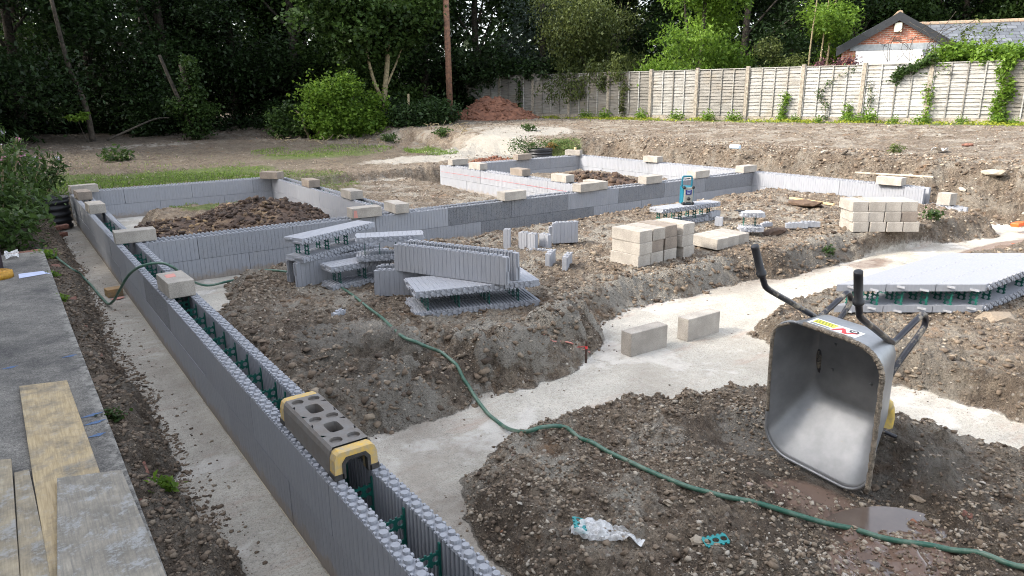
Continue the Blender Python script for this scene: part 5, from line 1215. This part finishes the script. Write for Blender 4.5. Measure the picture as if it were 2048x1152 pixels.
for px, dp, k, s in ((-140, 25, 0, 1), (30, 26.5, 1, 1.05), (190, 28.5, 0, 1.1), (330, 28, 1, 1), (470, 31.5, 0, 1.15), (600, 31, 1, 1.1), (560, 35, 2, 1.2), (720, 32, 2, 1), (850, 33.5, 0, 1.05), (960, 36, 1, 1.1), (60, 33, 2, 1.3), (300, 35, 0, 1.3), (760, 38, 1, 1.3),
                     (1090, 37, 2, 1.0), (1230, 35.5, 0, .95), (1480, 34, 0, 1.1), (1330, 38, 1, 1.25), (1570, 37, 1, 1.2), (1690, 40, 2, 1.15), (1790, 42, 0, 1.2), (1900, 41, 2, 1.2), (2020, 40, 0, 1.2), (2150, 38, 2, 1.2), (1180, 44, 0, 1.3), (1450, 43, 2, 1.3)):
    put(k, px, dp, s)
far_c = []
for px in range(-350, 2500, 45):
    for lv in range(4):
        if 915 < px < 985 and lv > 1: continue
        X_, Y_ = atdepth(px+random.uniform(-20, 20), 47+random.uniform(-3, 4)); far_c.append((X_, Y_, 1.5+lv*2.6+random.uniform(-.8, .8), 1.7, 1.7, 1.5))
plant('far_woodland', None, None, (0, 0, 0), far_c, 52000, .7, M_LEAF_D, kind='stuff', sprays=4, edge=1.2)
# undergrowth of the wood: nobody could count it
und = []
for px in range(-60, 900, 34):
    X_, Y_ = atdepth(px+random.uniform(-14, 14), 26.5+random.uniform(-.8, 2.2)+(1.8 if 420 < px < 560 else 0)); s = random.uniform(.35, .75)
    if 400 < px < 560: s *= .5
    und.append((X_, Y_, hs(X_, Y_)+s*.5, s*1.3, s*1.0, s))
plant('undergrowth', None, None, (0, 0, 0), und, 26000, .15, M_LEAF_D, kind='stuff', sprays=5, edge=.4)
def at_px(px, depth, dz=0.): X_, Y_ = atdepth(px, depth); return (X_, Y_, hs(X_, Y_)+dz)
# pale forked tree
r2 = random.Random(4)
cl = [(r2.uniform(-1.9, 2.0), r2.uniform(-.8, .8), r2.uniform(2.4, 7.5), .75, .7, .5) for _ in range(24)]+[(-1.1, -.3, 2.9, .5, .5, .4), (1.2, .2, 3.4, .7, .6, .5), (-2.4, -.2, 4.6, .8, .6, .4), (-3., 0, 3.9, .6, .5, .35)]
plant('maple_tree', 'maple like tree with a pale trunk forked low, left of the wooden pole', 'tree', at_px(765, 27.2, -.1), cl, 15000, .18, M_LEAF_M,
      [([(0, 0, -.1), (.05, 0, 1.0), (.3, 0, 2.6), (.5, 0, 4.6), (.9, 0, 7)], .13, .06), ([(.05, 0, .9), (-.35, .05, 1.9), (-.55, .05, 3.2), (-.3, 0, 4.6), (-.9, 0, 6.4)], .075, .04), ([(.1, 0, 1.4), (.75, 0, 2.6), (1.1, 0, 3.4)], .05, .02)], bark=M_BARKL, sprays=4, edge=.5, asp=.8)
# bright shrub
cl = [(r2.uniform(-1.25, 1.25), r2.uniform(-.5, .5), r2.uniform(.3, 1.9), .42, .4, .38) for _ in range(20)]+[(1.3, 0, 1.3, .4, .3, .3), (-1.3, 0, 1.0, .35, .3, .3), (.2, 0, .9, .8, .6, .6)]
plant('bright_shrub', 'bright yellow green rounded shrub at the edge of the wood, left of the forked tree', 'shrub', at_px(686, 25.6, -.05), cl, 11000, .12, M_LEAF_B, [([(0, 0, -.1), (.1, 0, .8), (.4, 0, 1.5)], .05, .02), ([(0, 0, -.1), (-.3, 0, .8), (-.7, 0, 1.4)], .05, .02)], sprays=6, edge=.6, asp=.7, shell=.15)
cl = [(r2.uniform(-.75, .75), r2.uniform(-.3, .3), r2.uniform(.25, 1.15), .34, .3, .27) for _ in range(12)]
plant('small_shrub', 'small mid green shrub with a bare bent stem, left of the bright shrub', 'shrub', at_px(590, 25.2, -.05), cl, 4200, .11, M_LEAF_M, [([(.35, -.4, -.1), (.15, -.35, .3), (.05, -.3, .8), (-.1, 0, 1.1)], .05, .02), ([(.5, -.4, .1), (.9, -.5, .7), (1.2, -.4, 1.0)], .03, .012), ([(.5, -.5, .0), (.6, -.5, .5), (.55, -.5, .9)], .02, .008)], sprays=5, edge=.3, asp=.7, bark=M_BARKL)
cl = [(0, 0, .3+.32*i, .42-.03*i, .4, .32) for i in range(8)]+[(-.55, 0, 1.2, .35, .3, .3), (.4, 0, 1.0, .4, .3, .3)]
plant('ivy_stump', 'leaning old trunks wrapped in dark ivy standing in the shade at the left', 'tree', at_px(385, 24.6, -.05), cl, 5200, .11, M_LEAF_M, [([(.1, 0, -.1), (0, 0, 1.2), (-.25, 0, 2.6)], .13, .09), ([(-.1, 0, .4), (-.55, 0, 1.7), (-.9, 0, 2.9)], .08, .05)], sprays=4, edge=.25, asp=.8)
plant('seedling', 'small bright sapling glowing at the dark edge of the wood on the left', 'sapling', at_px(145, 22.8, -.02), [(0, 0, .85, .34, .3, .09), (.2, 0, .95, .2, .2, .07)], 170, .17, M_LEAF_B, [([(.25, 0, -.1), (.1, 0, .4), (0, 0, .85)], .013, .007)], asp=.45)
b = MB(); X_, Y_ = atdepth(170, 23.5); z_ = hs(X_, Y_); b.tube(catmull([(X_, Y_, z_-.1), (X_-.05, Y_, z_+1.2), (X_-.35, Y_, z_+2.6), (X_-.5, Y_, z_+4.5)], 5), [.10-.003*i for i in range(16)], 8); tag(b.obj('young_tree', M_BARK, None, True), 'thin dark leaning trunk beside the glowing sapling at the left', 'tree trunk')
b = MB(); X_, Y_ = atdepth(240, 23.3); z_ = hs(X_, Y_); b.tube(catmull([(X_-.6, Y_, z_+.12), (X_, Y_, z_+.38), (X_+.9, Y_, z_+.75), (X_+1.4, Y_, z_+.8)], 5), [.045-.002*i for i in range(16)], 7); tag(b.obj('fallen_branch', M_BARK, None, True), 'pale fallen branch lying in the shade right of the thin dark trunk', 'branch')
b = MB(); X_, Y_ = atdepth(815, 27); b.tube([(X_, Y_, hs(X_, Y_)-.2), (X_+.03, Y_, hs(X_, Y_)+1.15)], .05, 8); tag(b.obj('old_stake', M_BARKL, None, True), 'old grey timber stake standing left of the wooden pole', 'stake')
# twigs and roots on the bank
twl = MB()
for i in range(70):
    X_, Y_ = atdepth(random.uniform(540, 930), random.uniform(22.5, 26)); z_ = hs(X_, Y_)+.04; a = random.uniform(0, 6.28); L_ = random.uniform(.15, .55)
    twl.tube([(X_, Y_, z_-.03), (X_+L_*.5*math.cos(a), Y_+L_*.5*math.sin(a), z_+random.uniform(.02, .14)), (X_+L_*math.cos(a+.4), Y_+L_*math.sin(a+.4), z_+random.uniform(0, .2))], .010, 4)
twl.obj('twigs', M_BARKL)['kind'] = 'stuff'
def along(px, off, dz):   # a point near the fence face
    q = ray(px, 186); # intersect with the fence line in plan
    A = np.array([[q[0], -fd.x], [q[1], -fd.y]]); t_, s_ = np.linalg.solve(A, np.array([fx0, fy0])); return (q[0]*t_+fd.y*off, q[1]*t_-fd.x*off, FZ+dz)
# trees right of the pole
r3 = random.Random(11)
cl = [(r3.uniform(-2.1, 2.2), r3.uniform(-.9, .9), r3.uniform(1.0, 4.6), .85, .7, .6) for _ in range(24)]
plant('drooping_tree', 'olive green scrubby tree hanging over the fence in long drooping sprays', 'tree', at_px(1195, 31, 0), cl, 21000, .12, M_LEAF_O, [([(0, 0, -.1), (.2, 0, 1.5), (.9, 0, 3.5)], .10, .04), ([(0, 0, .5), (-.8, 0, 2.2), (-1.6, 0, 3.3)], .06, .03)], sprays=7, edge=.7, droop=.8)
cl = []
for px, zt, r_ in ((1150, 1.7, .4), (1165, 1.2, .35), (1212, 1.75, .42), (1205, 1.35, .3), (1240, 1.5, .25), (1185, 1.85, .4), (1240, 1.95, .45), (1130, 1.95, .4)):
    X_, Y_, _z = along(px, .12, 0); cl.append((X_, Y_, FZ+zt, r_*.9, r_*.5, r_*1.2))
plant('fence_ivy', 'olive creeper spilling over the middle of the fence below the drooping tree', 'creeper', (0, 0, 0), cl, 2600, .10, M_LEAF_O, sprays=5, edge=.25, droop=.9)
cl = [(r3.uniform(-1.6, 1.6), r3.uniform(-.9, .9), r3.uniform(1.2, 9), .8, .7, .8) for _ in range(30)]
plant('conifer', 'dense blue grey evergreen tree behind the fence, right of the sky gap', 'tree', at_px(1085, 34, 0), cl, 13000, .14, leafmat('leaf_bluegrey', (.03, .045, .035), (.09, .12, .09), .2), [([(0, 0, -.1), (0, 0, 4), (0, 0, 9)], .2, .06)], sprays=6, edge=.35, asp=.5)
cl = [(r3.uniform(-2.3, 2.0), r3.uniform(-1., 1.), r3.uniform(1.4, 7.0), .8, .8, .55) for _ in range(34)]
plant('bright_tree', 'bright light green tree lit by the sun, rising behind the middle of the fence', 'tree', at_px(1395, 29.2, 0), cl, 26000, .14, M_LEAF_B, [([(0, 0, -.1), (.1, 0, 2.5), (.2, 0, 7)], .13, .05), ([(0, 0, 1.5), (-.8, 0, 3.3), (-1.2, 0, 5)], .07, .03)], sprays=7, edge=.6, droop=.6)
cl = [(r3.uniform(-1.9, 1.9), r3.uniform(-.7, .7), r3.uniform(1.2, 6.4), .5, .5, .35) for _ in range(30)]
plant('slender_trees', 'pale green slender trunked tree behind the fence, left of the garage', 'tree', at_px(1640, 28.5, 0), cl, 13000, .14, M_LEAF_B, [([(.1, 0, -.1), (.3, 0, 2.5), (.6, 0, 6.5)], .055, .03), ([(-.3, 0, -.1), (-.2, 0, 2.5), (.1, 0, 6)], .045, .02), ([(-.9, 0, -.1), (-1., 0, 2.5), (-.8, 0, 5)], .045, .02)], sprays=6, edge=.5, bark=M_BARKL)
cl = [(r3.uniform(-.7, .7), r3.uniform(-.5, .5), r3.uniform(1., 2.7), .5, .5, .4) for _ in range(12)]
plant('olive_shrub', 'dull olive shrub behind the fence between the bright tree and the slender tree', 'shrub', at_px(1550, 27.6, 0), cl, 4800, .11, M_LEAF_O, [([(0, 0, -.1), (0, 0, 1.5)], .04, .02)], sprays=5, edge=.35)
cl = [(r3.uniform(-.95, .95), r3.uniform(-.3, .3), r3.uniform(1.3, 1.95), .22, .2, .2) for _ in range(9)]
plant('purple_shrub', 'dark purple leaved shrub showing over the fence left of the garage', 'shrub', at_px(1660, 25.6, 0), cl, 2200, .10, M_LEAF_P, [([(0, 0, -.1), (0, 0, 1.5)], .03, .015)], sprays=4, edge=.25)
# vines over the fence on the right
cl = [along(px, -.5+r3.uniform(-.4, .3), 1.62+dz)+(.42, .4, .26) for px, dz in ((1870, 0.), (1900, .25), (1930, .1), (1960, .3), (1985, .1), (2010, .25), (2040, .15), (2070, .2), (1890, .45), (1850, .1), (1925, .42), (2000, .4))]
plant('creeper_hedge', 'thick green creeper heaped on the fence in front of the garage roofs', 'creeper', (0, 0, 0), cl, 7500, .13, M_LEAF_B, sprays=5, edge=.3, asp=.75)
cl = [along(px, -.6, 1.75+dz)+(.14, .14, .20) for px, dz in ((1862, .2), (1880, .6), (1905, .8), (1845, .35), (1925, 1.0), (1915, .55), (1855, 0.), (1950, .6), (1968, .9))]
plant('rusty_creeper', 'loose creeper sprays climbing in front of the slate roof', 'creeper', (0, 0, 0), cl, 700, .09, M_LEAF_O, sprays=7, edge=.45, droop=-.3)
b = MB()
for k in range(16):
    p0 = Vector(along(1800+r3.uniform(-40, 70), -.5, 1.7)); a = r3.uniform(0, 6.28); b.tube(catmull([p0, p0+Vector((r3.uniform(-.5, .5), r3.uniform(-.5, .5), .5+r3.random()*.4)), p0+Vector((r3.uniform(-1.1, 1.1), r3.uniform(-1.1, 1.1), .7+r3.random()*.9))], 4), .008, 4)
tag(b.obj('bramble', M_BARK), 'tangle of thin bare stems arching in front of the garage gable', 'stems')
def vine(label, pts, n, size, material, r_=.12, off=.10):
    cl = []
    P_ = catmull([along(px, off, dz) for px, dz in pts], 5)
    for p in P_: cl.append((p.x, p.y, p.z, r_*.8, r_*.8, r_))
    bb = MB(); t = plant('climbing_vine', label, 'vine', (0, 0, 0), cl, n, size, material, [([tuple(p) for p in P_[::3]]+[tuple(P_[-1])], .008, .005)], sprays=3, edge=.12, part='foliage', bark=M_BARKL); return t
vine('leafy vine climbing the right end of the fence to its top', [(2018, 0), (2000, .5), (2014, 1.0), (2000, 1.5), (2012, 1.9)], 1500, .12, M_LEAF_B, .17)
vine('creeper running down to the left across the panel left of the leafy vine', [(1862, 1.95), (1835, 1.75), (1800, 1.55), (1788, 1.35)], 800, .11, M_LEAF_M, .13)
vine('thin vine in the middle of the panel under the garage door', [(1735, .1), (1745, .7), (1738, 1.2)], 140, .08, M_LEAF_M, .10)
vine('thin vine with brown heart shaped leaves on the panel under the purple shrub', [(1655, .1), (1655, .6), (1640, 1.0), (1700, 1.7)], 260, .08, M_LEAF_M, .09)
vine('green vine climbing low beside the post below the olive shrub', [(1568, 0), (1572, .45), (1574, .85)], 420, .10, M_LEAF_B, .11)
vine('ragged vine by the post left of the garage gable', [(1707, 0), (1702, .5)], 260, .10, M_LEAF_B, .11)
vine('ivy strand climbing the fence beside the red soil heap', [(1040, 0), (1042, .8), (1040, 1.6)], 260, .12, M_LEAF_M, .12)
vine('ivy hanging at the left end of the dark fence panels', [(1250, .1), (1246, .7), (1252, 1.3)], 300, .11, M_LEAF_O, .12)
vine('slim vine climbing the panel right of the garage door vine', [(1858, .1), (1862, .6), (1855, 1.1)], 260, .09, M_LEAF_B, .09)
cl = [along(px, .0, dz)+(r_, .3, r_) for px, dz, r_ in ((925, 1.2, .7), (940, .5, .5), (915, 1.9, .7), (955, 1.8, .5), (985, 2.0, .5), (1020, 2.05, .45), (1060, 2.0, .45), (1095, 2.05, .4), (900, .8, .7))]
plant('dark_ivy', 'dark ivy swallowing the far left end of the fence behind the pole', 'ivy', (0, 0, 0), cl, 6000, .14, M_LEAF_D, sprays=4, edge=.3, asp=.8)
# weeds at the fence foot
GWD = 'weed tufts along the fence foot'
wt = plant('weed_tuft', 'low leafy weed tuft growing at the foot of the fence', 'weed', (0, 0, 0), [(0, 0, .12, .35, .25, .16), (.2, .1, .22, .2, .18, .18)], 320, .10, M_LEAF_B, group=GWD, sprays=3, edge=.15)
first = True
for px in (1180, 1215, 1285, 1365, 1430, 1475, 1565, 1600, 1655, 1700, 1728, 1745, 1790, 1860, 1935, 2000, 2035):
    o = wt if first else copy_tree(wt); first = False; q = along(px+r3.uniform(-8, 8), .35, 0); o.location = (q[0], q[1], hs(q[0], q[1])+.02); o.rotation_euler = (0, 0, r3.uniform(0, 6)); s = r3.uniform(.4, .85); o.scale = (s, s, s)
n_ = 9000; t_ = RNG.uniform(.12, 1.02, n_)*fl; o_ = RNG.gamma(1.6, .28, n_)+.06; V0 = np.array([fx0, fy0])[None]+np.outer(t_, [fd.x, fd.y])+np.outer(o_, [fd.y, -fd.x])
C_ = np.concatenate([V0, (height(V0[:, 0], V0[:, 1])+RNG.uniform(.0, .07, n_))[:, None]], 1); keep = fbm(V0[:, 0], V0[:, 1], .9, 3, 4)+RNG.uniform(-.2, .3, n_) > -.05; C_ = C_[keep]
V_, F_, T_ = leaf_mesh(C_, RNG.uniform(.04, .11, len(C_)), RNG.uniform(0, 1, len(C_)), -.3); npobj('ground_cover', V_, F_, T_, M_LEAF_Y)['kind'] = 'stuff'
# grass, small green patches
def grass(n, fn, s0, s1, material, z=0.):
    P_ = fn(n); C_ = np.concatenate([P_, (height(P_[:, 0], P_[:, 1])+s0*.3)[:, None]], 1)
    V_, F_, T_ = leaf_mesh(C_, RNG.uniform(s0, s1, len(C_)), RNG.uniform(0, 1, len(C_)), -1.0, .16); o = npobj('grass', V_, F_, T_, material); o['kind'] = 'stuff'
def ell(px, py, z, rx, ry):
    def f(n):
        c = at(px, py, z); a = RNG.uniform(0, 6.28, n); r_ = np.sqrt(RNG.uniform(0, 1, n)); p = np.stack([c[0]+rx*r_*np.cos(a), c[1]+ry*r_*np.sin(a)], -1)
        k = fbm(p[:, 0], p[:, 1], 1.3, 3, 6)+RNG.uniform(-.15, .25, n) > -.05; return p[k]
    return f
grass(9000, lambda n: (lambda p: p[(fbm(p[:, 0], p[:, 1], 1., 3, 6)+RNG.uniform(-.2, .3, len(p)) > -.08)])(np.stack([RNG.uniform(-1, 5.2, n), 15.7+RNG.gamma(2, .7, n)], -1)), .05, .13, M_GRASS)
grass(2500, ell(600, 350, .5, 1.3, 1.3), .04, .09, M_GRASS); grass(3500, ell(650, 300, .6, 2.2, 1.6), .05, .12, M_GRASS); grass(1500, ell(860, 285, .8, .7, 1.2), .05, .14, M_GRASS)
grass(900, ell(420, 410, .25, .7, .35), .04, .09, M_GRASS)
cl = [(12.7+r3.uniform(-1.0, 1.1), 15.9+r3.uniform(-.3, .7), .60+r3.uniform(0, .30), .26, .2, .09) for _ in range(14)]
plant('bank_weeds', 'leafy weeds covering the bank behind the far wall around the black coil', 'weeds', (0, 0, 0), cl, 2000, .06, M_LEAF_M, kind=None, sprays=3, edge=.2)
for i, (px, py, s, m_, lb) in enumerate(((1655, 508, .08, M_LEAF_M, 'tiny yellow green seedling on the front edge of the central mound'), (1866, 438, .14, M_LEAF_M, 'small green weed on the mound beyond the far block stack'), (228, 845, .06, M_LEAF_M, 'small grass tuft in the rubble beside the slab'), (92, 520, .12, M_LEAF_B, 'bright weeds growing out of the crack at the far slab edge'), (104, 558, .07, M_LEAF_B, 'bright small weed under the paper sheet'), (125, 603, .05, M_LEAF_B, 'small bright weed tuft below the paper along the slab edge'),
        (1100, 300, .22, M_LEAF_R, 'reddish weeds left of the black coil'), (235, 322, .4, M_LEAF_M, 'creeping green weed on the dark soil at the left'), (885, 272, .3, M_LEAF_M, 'weeds on the small bank below the pole'), (780, 283, .3, M_LEAF_M, 'weeds among the twigs on the dark bank'), (1060, 262, .25, M_LEAF_M, 'weed beside the dusty ramp below the red heap'), (1790, 305, .16, M_LEAF_O, 'sparse weeds on the bank edge left of the white litter'), (327, 985, .06, M_LEAF_B, 'tiny green weed low in the rubble'))):
    P = gp(px, py); plant('weed', lb, 'weed', (P[0], P[1], P[2]+.02), [(0, 0, s*.3, s, s*.8, s*.35)], int(90+500*s), .03+s*.22, m_, sprays=3, edge=s*.4)
# flowering plants at the left edge
GB_ = None
def balsam(label, x_, y_, H_, R_, n, seed):
    rr = random.Random(seed); t = thing('flowering_plant', label, 'flowering plant', (x_, y_, hs(x_, y_))); cl = []; st = MB(); tips = []
    for i in range(n):
        a = rr.uniform(0, 6.28); q = R_*rr.random()**.6; hh = H_*rr.uniform(.55, 1.0)*(1-.25*q/R_); bx, by = q*.5*math.cos(a), q*.5*math.sin(a); tx, ty = q*1.15*math.cos(a), q*1.15*math.sin(a)
        st.tube([(bx, by, 0), ((bx+tx)/2, (by+ty)/2, hh*.55), (tx, ty, hh)], .009, 5); tips.append((tx, ty, hh))
        for k in range(5): f = .2+.75*k/4; cl.append((bx+(tx-bx)*f, by+(ty-by)*f, hh*f, .17, .17, .13))
    p, k = blobs(n*130, cl, .2); V_, F_, T_ = leaf_mesh(p, .13*RNG.uniform(.6, 1.3, len(p)), np.clip(RNG.normal(.4, .3, len(p)), 0, 1), .5, .34); npobj('foliage', V_, F_, T_, M_LEAF_M, t)
    st.obj('stem', M_BARKL, t)
    for m_, nm, ks in ((M_PINK, 'pink_flowers', tips[::4]), (M_LILAC, 'pale_flowers', tips[1::3])):
        cc = [(x2+rr.uniform(-.06, .06), y2+rr.uniform(-.06, .06), z2+rr.uniform(-.12, .1), .055, .055, .05) for x2, y2, z2 in ks]
        if cc: p, k = blobs(len(cc)*16, cc, .2); V_, F_, T_ = leaf_mesh(p, .04*RNG.uniform(.7, 1.3, len(p)), RNG.uniform(0, 1, len(p)), 0, .7); f_ = npobj(nm, V_, F_, T_, m_, t); f_['kind'] = 'stuff'
    return t
balsam('tall leafy plant with pink and pale flowers at the left edge, nearest the slab', -.25, 12.9, 1.65, .75, 16, 1)
balsam('tall flowering plant behind the nearest one at the left edge', -.75, 14.6, 2.0, .95, 16, 2)
balsam('smaller flowering plant in front of the grass, by the black drainage chamber', .35, 15.9, 1.05, .6, 9, 3)
cl = [(-.35+r3.uniform(-.6, .6), 12.3+r3.uniform(-.8, 1.6), .35+r3.uniform(0, .5), .4, .4, .28) for _ in range(12)]
plant('low_bush', 'low dark leafy bush at the left edge under the flowering plants', 'bush', (0, 0, 0), cl, 4200, .10, M_LEAF_M, sprays=4, edge=.25)
# trees left of the frame, over the left box: they shade it
for x_, y_, s in ((-7.5, 16, 1.0), (-9.5, 22, 1.1), (-6.5, 28.5, 1.1), (-1.5, 29.0, 1.0)):
    c = copy_tree(dark[0]); c.location = (x_, y_, .2); c.scale = (s, s, s); c.rotation_euler = (0, 0, x_)

# ------------------------------------------------------------------ unseen house left of the frame, added and sized to shade the foreground
h_ = thing('added_shade_house', 'unseen grey house left of the slab, added to shade the foreground', 'house', (-2.6, -7, .3))
b = MB(); b.box((-4, 9.25, 2.9), (8, 19.5, 5.8)); b.obj('added_house_wall', simple('grey_render', (.42, .42, .41), .9, 5, .1, .2), h_)  # grey picked so the added house bounces neutral light onto the long wall
b = MB(); b.add([(-8.3, -.8, 5.7), (.35, -.8, 5.7), (-4, -.8, 8.6), (-8.3, 19.3, 5.7), (.35, 19.3, 5.7), (-4, 19.3, 8.6)], [(0, 1, 2), (3, 5, 4), (0, 2, 5, 3), (1, 4, 5, 2), (0, 3, 4, 1)]); b.obj('roof', M_SLATE, h_)
for yy in (2, 6, 10, 13):
    b = MB(); b.box((.02, yy, 4.2), (.08, 1.2, 1.2)); w_ = b.obj('window', M_WHITE, h_); b = MB(); b.box((.07, yy, 4.2), (.02, 1.05, 1.05)); b.obj('pane', M_SCREEN, w_)
